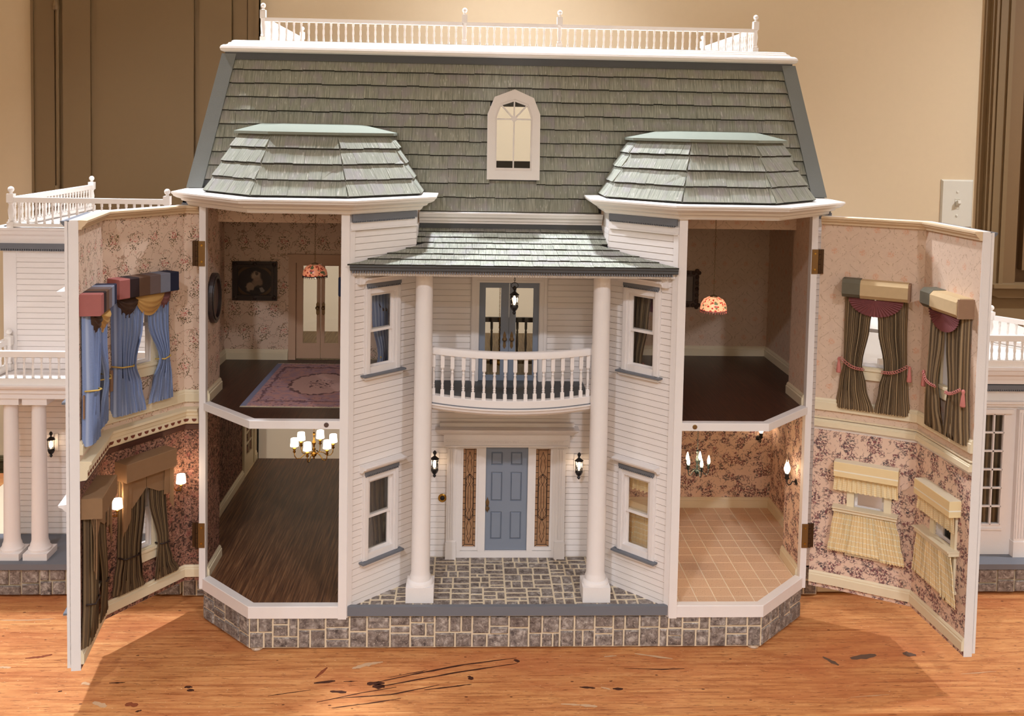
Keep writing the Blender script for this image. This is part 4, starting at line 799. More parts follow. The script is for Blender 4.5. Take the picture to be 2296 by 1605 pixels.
# attic window: pointed box frame, fanlight muntins
yw = .1965
o_ = [(-.0450, .7690), (.0510, .7690), (.0500, .8880), (.0380, .9180), (.0030, .9330), (-.0330, .9190), (-.0455, .8875)]; i_ = [(-.0303, .7855), (.0356, .7855), (.0360, .8840), (.0280, .9065), (.0030, .9155), (-.0230, .9070), (-.0310, .8840)]
def ring(mb, A, B, y0, y1):
    n = len(A); vs = [(x, y0, z) for x, z in A] + [(x, y0, z) for x, z in B] + [(x, y1, z) for x, z in A] + [(x, y1, z) for x, z in B]
    for k in range(n): j = (k + 1) % n; mb.add([vs[k], vs[j], vs[n + j], vs[n + k], vs[2 * n + k], vs[2 * n + j], vs[3 * n + j], vs[3 * n + k]], [(0, 1, 2, 3), (7, 6, 5, 4), (0, 4, 5, 1), (2, 6, 7, 3)])
m = MB(); ring(m, o_, i_, yw, yw + .010); m2 = [(x * .985 + .00005, z) for x, z in o_]; ring(m, m2, [(x * 1.06, z) for x, z in i_], yw + .010, .262); aw = part('attic_window', m, WHITE)
sh = lambda P, k: [((x - .0028) * k + .0028, (z - .855) * k + .855) for x, z in P]
m = MB(); ring(m, sh(i_, 1.03), sh(i_, .93), yw + .003, yw + .008); obj('inner_sash', m, WHITE, aw)
m = MB(); zc = .879
for a, b in (((.0028, .787), (.0028, .913)), ((-.030, zc), (.0355, zc)), ((.0028, zc), (-.0225, .906)), ((.0028, zc), (.0275, .906))): m.tube([(a[0], yw + .0045, a[1]), (b[0], yw + .0045, b[1])], .0014, 6)
Mx = Matrix.Translation((.0028, yw + .004, zc + .001)) @ Matrix.Rotation(PI / 2, 4, 'X'); m.lathe([(.0055, -.001), (.0055, .001)], 12, M=Mx); obj('muntin', m, WHITE, aw)
g = MB(); g.prismy(i_, yw + .005, yw + .0058); obj('pane', g, GLASS, aw)
# dark stair rails inside, attic and upper hall
m = MB(); m.box(-.12, .12, .596, .604, .768, .7895); ar = part('stair_railing', m, DARKWOOD); newel(ar, -.024, .596, .742, .064, .0058, DARKWOOD)
for i in range(14): baluster(ar, -.11 + i * .0165, .60, .742, .026, 1.3, DARKWOOD)
m = MB(); m.box(-.12, .12, .396, .404, .4675, .4768); hr_ = part('stair_railing', m, DARKWOOD)
for i in range(14): baluster(hr_, -.1135 + i * .0175, .40, Z2 - .002, .087, 1.35, DARKWOOD)
# ================================================================ hinged front panels, swung open
ZP0, ZP1 = .057, .7185
PL = [(-.634, -.158), (-.654, -.012), (-.566, .124), (-.540, .125)]; PR = [(.5415, .105), (.583, .085), (.6905, .025), (.7015, -.134)]
PFR = {}; CROWNTAN = paint('tan_crown_paint', (224, 196, 160))
for s, P, up_, lo_ in ((-1, PL, WPROSE, WPDARK), (1, PR, WPMEDAL, WPTOILE)):
    nmz = [('D', 'C', 'A') if s < 0 else ('A', 'C', 'D')]
    frs = [FR(P[i], P[i + 1]) for i in range(3)]; wide = (0, 1) if s < 0 else (2, 1)      # index of facet with front window, with angled window
    PFR[s] = frs; xw = {1: .0675 if s < 0 else .050, wide[0]: .054 if s < 0 else .092}
    pn = None
    for i, (M, L) in enumerate(frs):
        holes = [(xw[i] - .0245, xw[i] + .0245, z, z + SASHZ) for z in (.1485, .4625)] if i in xw else []
        q = MB(M); q.wall(0, L, ZP0, ZP1, .0006, .0125, holes); o = obj('hinged_panel' if pn is None else 'panel_wall', q, WHITE, pn or DH)
        pn = pn or o
        q = MB(M); q.wall(0, L, ZP0 + .0005, .342, 0, .0006, holes[:1]); obj('papered_face', q, lo_, pn); q = MB(M); q.wall(0, L, .365, ZP1 - .002, 0, .0006, holes[1:]); obj('papered_face', q, up_, pn)
        # clapboards and crowns on the far side
        MX = M @ Matrix.Translation((L, .0125, 0)) @ Matrix.Rotation(PI, 4, 'Z'); bh = [(L - h[1] - .014, L - h[0] + .014, h[2] - .010, h[3] + .0135) for h in holes]
        j = MB(MX); boards(MX, 0, L, ZSB + .012, .694, pn, holes=bh, joined=j); j.box(0, L, -.0055, 0, .694, .7075, MX); tag(obj('outer_clapboards', j, SIDING, pn), kind='stuff')
        j = MB(MX); j.sweep([(0, 0), (L, 0)], [(0, ZP1), (.012, ZP1), (.011, ZP1 - .003), (.006, ZP1 - .008), (.005, ZP1 - .012), (0, ZP1 - .012)]); obj('outer_dentil_molding', j, GREY, pn)
        for h in holes: 
            w_, _ = sash_window(MX, L - xw[i], h[2], pn, t=.0125)
            for ch in list(w_.children): ch.parent = pn
            c_ = MB(M); frame_boxes(c_, h[0] - .012, h[1] + .012, h[2] - .012, h[3] + .012, .012, -.004, 0); c_.box(h[0] - .016, h[1] + .016, -.008, 0, h[2] - .006, h[2] - .001); c_.box(h[0] - .012, h[1] + .012, -.0055, 0, h[2] - .022, h[2] - .006); obj('inner_casing', c_, CREAM, pn)
    for k in (1, 2): q = MB(); q.lathe([(.0075, ZP0 + .001), (.0075, ZP1)], 10, (P[k][0] + (frs[1][0] @ Vector((0, .008, 0)) - frs[1][0] @ Vector((0, 0, 0))).x, P[k][1] + (frs[1][0] @ Vector((0, .008, 0)) - frs[1][0] @ Vector((0, 0, 0))).y, 0)); obj('corner_bead', q, WHITE, pn)
    # loose end: bare end grain with a corner board
    M, L = frs[wide[0]]; x0, x1 = (-.0005, .0004) if s < 0 else (L - .0004, L + .0005); q = MB(M); q.box(x0, x1, -.0002, .0135, ZP0, ZP1 - .001); q.box(x0, x1, .0145, .0185, ZSB + .008, ZP1); obj('panel_end', q, WHITE, pn); q = MB(M); a, b = (0, .0085) if s < 0 else (L - .0085, L); q.box(a, b, .0135, .0185, ZSB + .008, ZP1); obj('corner_board', q, WHITE, pn)
    path = [Vector(p) for p in P]; dl_ = .0006
    obj('baseboard', MB().sweep(P, base_prof(.0660, .0865)), CREAM, pn); obj('baseboard', MB().sweep(P, base_prof(.3780, .3985)), CREAM, pn)
    obj('top_crown', MB().sweep(P, [(0, ZP1 + .0012), (.0125, ZP1 + .0008), (.0125, ZP1 - .0022), (.010, ZP1 - .0040), (.0095, ZP1 - .0058), (.0050, ZP1 - .0095), (.0045, ZP1 - .0122), (0, ZP1 - .0126)]), CROWNTAN, pn); q = MB().sweep(P, [(-.0125, ZP1), (.0, ZP1), (.0, ZP1 + .0012), (-.0125, ZP1 + .0012)]); obj('top_edge', q, WHITEB, pn)
    if s < 0:
        obj('ledge', MB().sweep(P, [(0, .3685), (.0165, .3680), (.0165, .3640), (.0135, .3620), (.0125, .3560), (.0105, .3548), (.0105, .3425), (.0085, .3405), (0, .3395)]), CREAM, pn); q = MB()
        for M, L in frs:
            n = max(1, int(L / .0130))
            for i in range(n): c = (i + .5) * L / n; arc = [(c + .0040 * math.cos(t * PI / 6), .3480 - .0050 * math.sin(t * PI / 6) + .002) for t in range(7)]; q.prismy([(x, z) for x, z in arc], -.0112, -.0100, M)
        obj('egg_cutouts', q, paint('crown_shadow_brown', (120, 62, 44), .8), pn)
        q = MB().sweep(P, [(0, .3395), (.0075, .3390), (.0060, .3350), (.0030, .3290), (0, .3275)]); obj('dark_crown', q, paint('dark_red_brown_crown', (84, 52, 44), .6), pn)
    else: obj('picture_rail', MB().sweep(P, base_prof(.3490, .3610, .006)), CREAM, pn); obj('shelf_edge', MB().sweep(P, [(0, .3655), (.004, .3655), (.004, .3635), (0, .3635)]), CREAM, pn)
# ================================================================ the side wings
# left wing: two storeys, porch with columns and balcony
lw = part('side_wing', MB().box(-1.10, -.59, YM + .006, .70, .003, .052), MORTAR)
M, L = FR((-1.02, YM + .003), (-.590, YM + .003)); stones_face(M, L, .003, .0525, lw, .0011, x0=.0)
obj('porch_slab', MB().box(-1.05, -.588, YM - .003, .31, .052, .0625), GREY, lw)
YWL = .3086; M, L = FR((-.957, YWL), (-.586, YWL)); obj('wing_wall', MB(M).wall(0, L, .0625, .66, 0, .01), WHITE, lw); boards(M, .024, L, .0645, .335, lw); boards(M, .024, L, .386, .600, lw)
q = MB(M); q.box(0, .024, -.004, 0, .0625, .62); q.box(0, L, -.003, 0, .600, .6135); obj('corner_board', q, WHITE, lw)
q = MB(); q.box(-.957, -.947, YWL, .70, .0625, .66); obj('wing_side', q, WHITE, lw)
q = MB(M); q.box(-.004, L, -.010, 0, .6175, .628); dentils(q, -.003, L, -.009, 0, .6135, .6175, M, .0042, .6); obj('dentil_strip', q, GREY, lw)
Pw = [(-.957, .70), (-.957, YWL), (-.586, YWL)]; obj('wing_cornice', MB().sweep(Pw, [(-.02, .6590), (.0190, .6580), (.0190, .6540), (.0165, .6520), (.0150, .6460), (.0105, .6420), (.0095, .6370), (.0080, .6340), (.0075, .6280), (-.02, .6280)]), WHITE, lw); obj('wing_roof', MB().box(-.955, -.586, YWL, .70, .650, .6575), WHITEB, lw)
for (x, y) in ((-.938, .298), (-.648, .298), (-.938, .690)): newel(lw, x, y, .6575, .0785, .0062)
rail_run(lw, (-.932, .298), (-.654, .298), .6600, .0555, rail_t=.0095, pitch=.0147, rad=1.25); rail_run(lw, (-.938, .304), (-.938, .684), .6600, .0555, rail_t=.0095, pitch=.0150, rad=1.25)
# balcony of the left wing
obj('balcony_beam', MB().sweep([(-1.06, .31), (-1.06, .192), (-.586, .192)], [(-.03, .3600), (-.002, .3600), (-.002, .3755), (.004, .3790), (.006, .3830), (.006, .3860), (-.03, .3860)]), WHITE, lw); obj('balcony_slab', MB().box(-1.06, -.586, .192, .31, .3700, .3850), WHITE, lw); obj('porch_ceiling', MB().box(-1.06, -.586, .225, .31, .355, .360), WHITE, lw)
rail_run(lw, (-1.05, .197), (-.60, .197), .3860, .0605, rail_t=.0105, pitch=.0149, foot=.011, rad=1.25); rail_run(lw, (-.948, .206), (-.948, .300), .3860, .0605, rail_t=.0105, pitch=.0149, foot=.011, rad=1.25); newel(lw, -.944, .296, .386, .080, .0062)
for x in (-.9035, -.8535):
    q = MB(); q.box(x - .0215, x + .0215, .192, .237, .0625, .0745); c_ = obj('wing_column', q, WHITE, lw); q = MB(); q.lathe([(.0200, .0745), (.0200, .0790), (.0172, .0820), (.0165, .0870), (.0150, .0900), (.0142, .0950), (.0130, .22), (.0120, .348)], 28, (x, .2145, 0)); smooth_angle(obj('wing_column_shaft', q, WHITE, lw)); obj('column_cap', MB().box(x - .022, x + .022, .196, .233, .3480, .3600), WHITE, lw)
# right wing: one storey with a deck rail and a glazed door
rw_ = part('side_wing', MB().box(.59, 1.2, YM + .010, .70, .003, .049), MORTAR)
M, L = FR((.86, YM + .007), (1.10, YM + .007)); stones_face(M, L, .003, .0495, rw_, .0011)
obj('porch_slab', MB().box(.588, 1.2, YM + .002, .26, .049, .0590), GREY, rw_)
YR = .226; M, L = FR((.60, YR), (1.2, YR)); xo_ = .60; q = MB(M); q.wall(0, L, .059, .43, 0, .01, [(.895 - xo_, .9565 - xo_, .118, .334)]); obj('wing_wall', q, WHITE, rw_)
q = MB(M); q.box(.880 - xo_, .9705 - xo_, -.006, 0, .336, .344); q.box(.880 - xo_, 1.01 - xo_, -.010, 0, .3555, .360); q.box(.880 - xo_, 1.02 - xo_, -.006, 0, .350, .3555); obj('door_casing', q, WHITE, rw_)
q = MB(M); a, b = .896 - xo_, .9555 - xo_
for i in range(4): x = a + i * (b - a) / 3; q.box(x - .0013, x + .0013, -.002, .003, .118, .334)
for i in range(7): z = .118 + i * .036; q.box(a, b, -.002, .003, z - .0014, z + .0014)
q.box(a - .004, b + .004, -.004, 0, .108, .111); obj('glazing_bars', q, WHITE, rw_)
q = MB(M); q.box(a, b, .0035, .0045, .118, .334); obj('pane', q, GLASS, rw_)
q = MB(M); q.box(.9785 - xo_, 1.0045 - xo_, -.011, 0, .089, .345); [q.box(.981 - xo_ + i * .0055, .9838 - xo_ + i * .0055, -.013, -.011, .095, .340) for i in range(4)]; q.box(.977 - xo_, 1.006 - xo_, -.014, 0, .059, .089); obj('pilaster', q, WHITE, rw_)
q = MB(M); q.box(.3, L, -.008, 0, .383, .392); dentils(q, .3, L, -.007, 0, .3795, .383, M, .0042, .6); obj('dentil_strip', q, GREY, rw_)
obj('wing_cornice', MB().sweep([(.60, YR), (1.2, YR)], [(-.02, .4300), (.0190, .4285), (.0190, .4225), (.0165, .4205), (.0150, .4130), (.0105, .4090), (.0095, .4050), (.0080, .4010), (.0075, .3940), (-.02, .3940)]), WHITE, rw_); obj('wing_roof', MB().box(.60, 1.2, YR, .70, .4200, .4290), WHITEB, rw_)
newel(rw_, 1.033, .430, .429, .079, .0062); rail_run(rw_, (.70, .214), (1.15, .214), .4290, .0600, rail_t=.0110, pitch=.0147, foot=.012, rad=1.3)
rail_run(rw_, (1.039, .424), (1.115, .330), .4320, .0540, rail_t=.0095, pitch=.0147, rad=1.2)

# ================================================================ soft furnishings
def lerp(a, b, t): return a + (b - a) * t
def sheet(M, keys, folds, amp, y0, mat, parent, name='curtain', seg=7, phase=0.0, ret=''):
    """pleated cloth; keys = (z, x_left, x_right) from the top down"""
    nu = folds * seg; rows = []
    for i in range(len(keys) - 1):
        n = 5
        for k in range(n + (i == len(keys) - 2)):
            t = k / n; ts = t * t * (3 - 2 * t); rows.append((lerp(keys[i][0], keys[i + 1][0], t), lerp(keys[i][1], keys[i + 1][1], ts), lerp(keys[i][2], keys[i + 1][2], ts)))
    w0 = max(r[2] - r[1] for r in rows); vs = []; uv = []; fs = []; zt, zb = rows[0][0], rows[-1][0]
    for j, (z, a, b) in enumerate(rows):
        sq = (b - a) / w0; av = (z - zb) / (zt - zb)
        for i in range(nu + 1):
            u = i / nu; ph = 2 * PI * folds * u + phase; am = amp * (.75 + .5 * (1 - sq)) * (.8 + .4 * math.sin(3.1 * i + j * .15))
            x = lerp(a, b, u) + .12 * amp * math.sin(ph * 2); e_ = max(0, 1 - (u if 'L' in ret else 9) / .16, 1 - ((1 - u) if 'R' in ret else 9) / .16); y = -(y0 + am * (.5 + .5 * math.cos(ph)) + .004 * (1 - sq)); y = lerp(y, -.002, min(1, e_) ** 1.3); vs.append((x, y, z + (.0012 * math.sin(ph + 1.3) if j == len(rows) - 1 else 0))); uv.append((u, 1 - av))
    m = nu + 1; fs = [(j * m + i, j * m + i + 1, (j + 1) * m + i + 1, (j + 1) * m + i) for j in range(len(rows) - 1) for i in range(nu)]
    return obj(name, MB(M).add(vs, fs, uvs=uv), mat, parent, True, recalc=False)
def swag(M, xl, xr, zt, drop, y0, mat, parent, name='swag', folds=4):
    vs = []; fs = []; uv = []; nu, nv = 14, 18
    for j in range(nv + 1):
        v = j / nv
        for i in range(nu + 1):
            u = i / nu; bow = (1 - (2 * u - 1) ** 2) ** .75; z = zt - drop * v * bow - .001 * v; y = -(y0 + .010 * math.sin(PI * min(1, v * 1.1) ** .8) * bow + .0035 * bow * (.5 + .5 * math.cos(2 * PI * folds * v ** 1.3)) * (1 - .6 * v)); vs.append((lerp(xl, xr, u) + .002 * (0.5 - u) * v, y, z)); uv.append((u, v))
    m = nu + 1; fs = [(j * m + i, j * m + i + 1, (j + 1) * m + i + 1, (j + 1) * m + i) for j in range(nv) for i in range(nu)]
    return obj(name, MB(M).add(vs, fs, uvs=uv), mat, parent, True, recalc=False)
def softbox(x0, x1, y0, y1, z0, z1, r=.003):
    P = [(y0, z0 + r), (y0 + r, z0), (y1, z0), (y1, z1), (y0 + r, z1), (y0, z1 - r)]; vs = []; 
    for x in (x0, x1): vs += [(x, y, z) for y, z in P]
    n = len(P); return vs, [tuple(range(n)), tuple(range(2 * n - 1, n - 1, -1))] + [(i, n + i, n + (i + 1) % n, (i + 1) % n) for i in range(n)]
def cthing(M, xc, zb, name, label, group): return empty(name, label=label, cat='curtain', group=group, M=M @ Matrix.Translation((xc, 0, zb)))
def tieband(parent, pts, r, mat, tassel=None, name='tieback'):
    o = obj(name, MB().tube(pts, r, 6), mat, parent, True)
    if tassel: 
        q = MB(); q.lathe([(.0012, 0), (.0028, -.003), (.0022, -.006), (.0034, -.020), (.0030, -.022)], 9, tassel); obj('tassel', q, PINKBRAID if mat is PINKBRAID else ROSEC, parent, True)
    return o
def braid(parent, a, b, y):
    q = MB(); n = 11
    for i in range(n): t = i / (n - 1); c = (lerp(a[0], b[0], t), y - .003 * math.sin(PI * t), lerp(a[1], b[1], t) - .004 * math.sin(PI * t)); q.tube([(c[0] + .0028 * math.cos(k * PI / 4), c[1] - .0012 * math.sin(k * PI / 2), c[2] + .0022 * math.sin(k * PI / 4)) for k in range(8)], .0007, 5, closed=True)
    return obj('tieback', q, PINKBRAID, parent, True)
I4 = ID
def blue_set(M, xc, label, group='blue curtains of the upper left room', wl=-.0585, wr=.0585, valance=True):
    t = cthing(M, xc, .46, 'blue_curtain', label, group); zt, zb_ = .152, .1205
    if valance:
        segs = [(0, .17, ROSEC), (.17, .32, BLACKC), (.32, .50, BROWNC), (.50, .68, GREYBC), (.68, .85, GREYBL), (.85, 1, NAVY)]; w = wr - wl
        for a, b, mt in segs: obj('valance_panel', MB().add(*softbox(wl + a * w, wl + b * w - .0002, -.0300, 0, zb_, zt, .0012)), mt, t)
        swag(I4, wl + .004, wl + w * .43, zb_ + .002, .036, .014, DKBRSATIN, t); swag(I4, wl + w * .30, wr - w * .16, zb_ + .002, .037, .018, GOLDC, t); swag(I4, wr - w * .32, wr - .003, zb_ + .002, .036, .012, MAUVE, t)
    sheet(I4, [(.122, wl + .004, -.001), (.070, wl + .005, -.006), (.0105, wl + .006, -.020), (-.030, wl + .004, -.006), (-.072, wl + .003, .004)], 7, .006, .0130, BLUEC, t, ret='L')
    sheet(I4, [(.122, .002, wr - .003), (.070, .006, wr - .004), (.0085, .028, wr - .006), (-.030, .014, wr + .003), (-.064, .006, wr + .007)], 7, .006, .0130, BLUEC, t, ret='R')
    if valance:
        tieband(t, [(wl + .003, -.006, .0100), (wl + .010, -.0235, .0095), (-.028, -.0250, .0085), (-.018, -.010, .0090)], .0013, GOLDCORD); obj('tie_tail', MB().box(wl + .001, wl + .006, -.006, -.004, -.030, .004), TANEND, t); tieband(t, [(.026, -.010, .0075), (.034, -.0250, .0080), (wr - .012, -.0235, .0110), (wr - .005, -.006, .0125)], .0013, GOLDCORD)
    return t
def taupe_set(M, xc, label, group='taupe and olive curtains of the lower left room', wl=-.0525, wr=.0525, val=True):
    t = cthing(M, xc, .085, 'taupe_curtain', label, group)
    if val:
        obj('valance_box', MB().add(*softbox(wl, wr, -.030, 0, .196, .2265, .0008)), TAUPE, t)
        q = MB(); z = .197
        def jab(P, y): q.prismy(P, -y, -y + .0012)
        jab([(wl, z), (.000, z), (.000, .172), (-.027, .146), (-.031, .146), (-.034, .158)], .016); jab([(wl, z), (-.030, z), (-.032, .130), (-.042, .112), (wl, .118)], .019); jab([(wl - .001, z), (-.040, z), (-.044, .122), (wl - .001, .106)], .022)
        jab([(.001, z), (wr, z), (wr, .150), (.044, .156), (.026, .158), (.001, .172)], .016); jab([(.036, z), (wr + .001, z), (wr + .001, .138), (.046, .150), (.034, .150)], .019); jab([(.043, z), (wr + .001, z), (wr + .001, .120), (.044, .136)], .022); obj('jabot', q, TAUPE, t)
    sheet(I4, [(.198, wl + .004, .004), (.150, wl + .004, .000), (.066, wl + .002, -.010), (.030, wl - .004, -.006), (.006, wl - .008, .000)], 11, .0045, .0095, OLIVED, t, ret='L')
    sheet(I4, [(.198, .006, wr - .004), (.150, .008, wr - .003), (.066, .026, wr - .002), (.030, .022, wr + .012), (.004, .020, wr + .028)], 11, .0045, .0095, OLIVED, t, ret='R')
    for a, b in ((wl + .002, -.011), (.026, wr - .002)): tieband(t, [(a, -.006, .067), (a + .004, -.0185, .066), (b - .004, -.0185, .065), (b, -.006, .067)], .0014, DARKWOOD)
    return t
FANC = fabric('plum_fan_cloth', (140, 84, 84), trans=.05, vary=.2)
def striped_set(M, xc, label, group='olive striped curtains of the upper right room', wl=-.0545, wr=.0545, val=True):
    t = cthing(M, xc, .46, 'striped_curtain', label, group)
    if val:
        cut = wl + (wr - wl) * .27; obj('valance_panel', MB().add(*softbox(wl, cut, -.028, 0, .1245, .1555, .006)), SAGE, t); obj('valance_panel', MB().add(*softbox(cut, wr - .0035, -.028, 0, .1235, .1545, .006)), TANV, t); obj('valance_end', MB().box(wr - .0035, wr, -.026, 0, .1235, .1535), TANEND, t)
        n = 22; vs = [(0, -.020, .122)]; fs = []
        for i in range(2 * n + 1): a = PI + PI * i / (2 * n); r = 1.0; vs.append((.044 * math.cos(a), -.016 - (.0028 if i % 2 else 0), .124 + .031 * math.sin(a)))
        vs2 = [(x, y + .001, z) for x, y, z in vs]; fs = [(0, i, i + 1) for i in range(1, 2 * n + 1)]; obj('pleated_fan', MB().add(vs, fs), FANC, t)
    sheet(I4, [(.126, wl + .003, -.002), (.075, wl + .003, -.008), (.008, wl + .004, -.018), (-.030, wl - .002, -.010), (-.073, wl - .007, .003)], 13, .0042, .0095, OLIVE, t, ret='L')
    sheet(I4, [(.126, .000, wr - .004), (.075, .005, wr - .004), (.006, .017, wr - .002), (-.030, .010, wr + .002), (-.073, .004, wr + .006)], 13, .0042, .0095, OLIVE, t, ret='R')
    braid(t, (wl + .002, .016), (-.017, .001), -.0175); braid(t, (.016, .000), (wr - .001, .014), -.0175)
    if val:
        for x, z in ((wl - .002, .014), (wr + .003, .012)): q = MB(); q.lathe([(.0013, .003), (.0030, .000), (.0020, -.004), (.0026, -.007), (.0042, -.022), (.0038, -.024)], 9, (x, -.014, z)); obj('tassel', q, PINKBRAID, t, True)
    return t
def cafe_set(M, xc, label, group='yellow checked curtains of the lower right room', wl=-.0525, wr=.0525):
    t = cthing(M, xc, .12, 'yellow_curtain', label, group)
    q = MB().add(*softbox(wl, wr, -.020, 0, .148, .174, .0008)); vo = obj('valance_box', q, YELLOW, t)
    vo.data.uv_layers[0].data.foreach_set('uv', [c for l in vo.data.loops for c in (vo.data.vertices[l.vertex_index].co.x, vo.data.vertices[l.vertex_index].co.z * 7.5)])
    sheet(I4, [(.149, wl + .001, wr - .001), (.136, wl, wr), (.121, wl - .001, wr + .001)], 13, .0055, .0085, YELLOW, t, 'ruffle')
    q = MB(); q.box(wl, wr, -.0175, 0, .0855, .0915); q.box(wl - .001, wr + .001, -.0205, 0, .0915, .0935); obj('curtain_rail', q, CREAM, t)
    for a, b, c, d in ((wl + .002, -.018, wl - .007, -.026), (-.018, .018, -.026, .028), (.018, wr - .002, .028, wr + .015)): sheet(I4, [(.086, a, b), (.050, lerp(a, c, .5), lerp(b, d, .5)), (.008 if a > -.01 else .013, c, d)], 8, .0040, .0105, YELLOW, t)
    return t
(ML0, LL0), (ML1, LL1), _ = PFR[-1]; _, (MR1, LR1), (MR2, LR2) = PFR[1]
blue_set(ML1, .0665, 'blue tied curtains with patchwork valance and gold swag beside the open left tower'); blue_set(ML0, .0525, 'blue tied curtains with patchwork valance at the free edge of the left panel', wl=-.050, wr=.052)
taupe_set(ML1, .0690, 'taupe valance over olive pleated curtains between two small lit sconces', wl=-.0485, wr=.0510); taupe_set(ML0, .0525, 'taupe valance and olive curtains at the free edge of the left panel', wl=-.049, wr=.050)
striped_set(MR1, .0495, 'olive striped curtains with plum fan on the panel facet nearest the right tower'); striped_set(MR2, .092, 'olive striped curtains with plum fan at the free edge of the right panel')
cafe_set(MR1, .0445, 'yellow checked cafe curtains on the panel facet nearest the tiled kitchen'); cafe_set(MR2, .083, 'yellow checked cafe curtains at the free edge of the right panel')
for s in (-1, 1):
    a, b = ((-XA, YA), (-XI, 0)) if s < 0 else ((XI, 0), (XA, YA)); M, L = FR(a, b); M = M @ Matrix.Translation((0, -.0110, 0)); xc = L - .0685 if s < 0 else .0685
    (blue_set if s < 0 else striped_set)(M, xc, 'blue curtain seen through the upper window beside the left porch column' if s < 0 else 'olive striped curtain with pink tieback seen through the upper window right of the porch')
    (taupe_set if s < 0 else cafe_set)(M, xc, 'olive curtain seen through the lower window beside the left porch column' if s < 0 else 'yellow curtain seen through the lower window right of the porch')
M = FR((.60, YR + .03), (1.2, YR + .03))[0]; t = cthing(M, .33, .10, 'striped_curtain', 'striped curtain behind the glazed door of the right wing', None); sheet(I4, [(.24, -.06, .10), (.1, -.06, .10), (0, -.06, .10)], 16, .005, .0, OLIVE, t)
# ---- lamps
def mini_light(parent, loc, e, r=.004, col=(1, .72, .44)):
    ld = bpy.data.lights.new('bulb_light', 'POINT'); ld.energy = e; ld.color = col; ld.shadow_soft_size = r; o = bpy.data.objects.new('bulb_light', ld); COL.objects.link(o); o.parent = parent; o.location = loc
def pattern_shade(name, em):
    g = G(name); v = g.vor(g.uv, 190); k = g.m_('MULTIPLY', g.step(v.outputs[0], .5, .38), g.step(g.sep(v.outputs['Color'])[0], .35, .42)); c = g.mix(k, lin((236, 150, 110)), lin((150, 44, 34))); c2 = g.mix(g.step(g.sep(v.outputs['Color'])[1], .8, .84), c, lin((90, 90, 60))); return g.out(c2, .3, .5, em=c2, es=em)
def pendant(x, y, zt, zb, r, label, em, e):
    t = empty('pendant_lamp', (x, y, zb), label=label, cat='lamp', group=None); h = zt - zb
    q = MB(); q.lathe([(r, h * .10), (r * 1.0, h * .28), (r * .93, h * .55), (r * .74, h * .82), (r * .45, h * .97), (r * .30, h), (r * .28, h * .98), (r * .42, h * .94), (r * .70, h * .79), (r * .89, h * .53), (r * .96, h * .28), (r * .96, h * .10)], 28, cap=False); o = obj('lamp_shade', q, pattern_shade('painted_glass_shade', em), t, True)
    ul = o.data.uv_layers[0].data; me = o.data
    for l in me.loops: co = me.vertices[l.vertex_index].co; ul[l.index].uv = (math.atan2(co.y, co.x) * r, co.z * 1.3 + co.length * .3)
    q = MB(); q.lathe([(r * 1.02, h * .06), (r * 1.03, h * .14), (r * .99, h * .14), (r * .98, h * .06)], 28, cap=False); [q.tube([(r * math.cos(a), r * math.sin(a), h * .08), (r * math.cos(a), r * math.sin(a), -h * .06)], .0006, 4) for a in [k * PI / 15 for k in range(30)]]; obj('bead_fringe', q, DARKWOOD if em < .5 else PINKBRAID, t)
    q = MB(); q.lathe([(r * .30, h), (r * .26, h * 1.08), (.0012, h * 1.14)], 12); zc = ZC - zb; n = int((zc - h * 1.1) / .0042)
    for k in range(n): z = h * 1.12 + k * .0042; q.tube([((.0011 if k % 2 else 0) * math.cos(a), (0 if k % 2 else .0011) * math.cos(a), z + .0026 * math.sin(a) + .002) for a in [j * PI / 3 for j in range(6)]], .0004, 4, closed=True)
    q.lathe([(.007, zc), (.006, zc - .002), (.002, zc - .004)], 14); obj('chain', q, OLDBRASS, t)
    q = MB(); q.sphere((0, 0, h * .45), r * .26, 10); q.lathe([(.0014, -h * .1), (.0014, h * .2)], 6); obj('bulb', q, BULB, t, True); mini_light(t, (0, 0, h * .25), e, .004); return t
pendant(-.346, .15, .6165, .5945, .0215, 'small red painted dome pendant lamp in front of the glazed double doors', .22, .006)
pendant(.366, .15, .5670, .5405, .0235, 'lit orange painted dome pendant lamp in the dark upper right room', 1.6, .012)
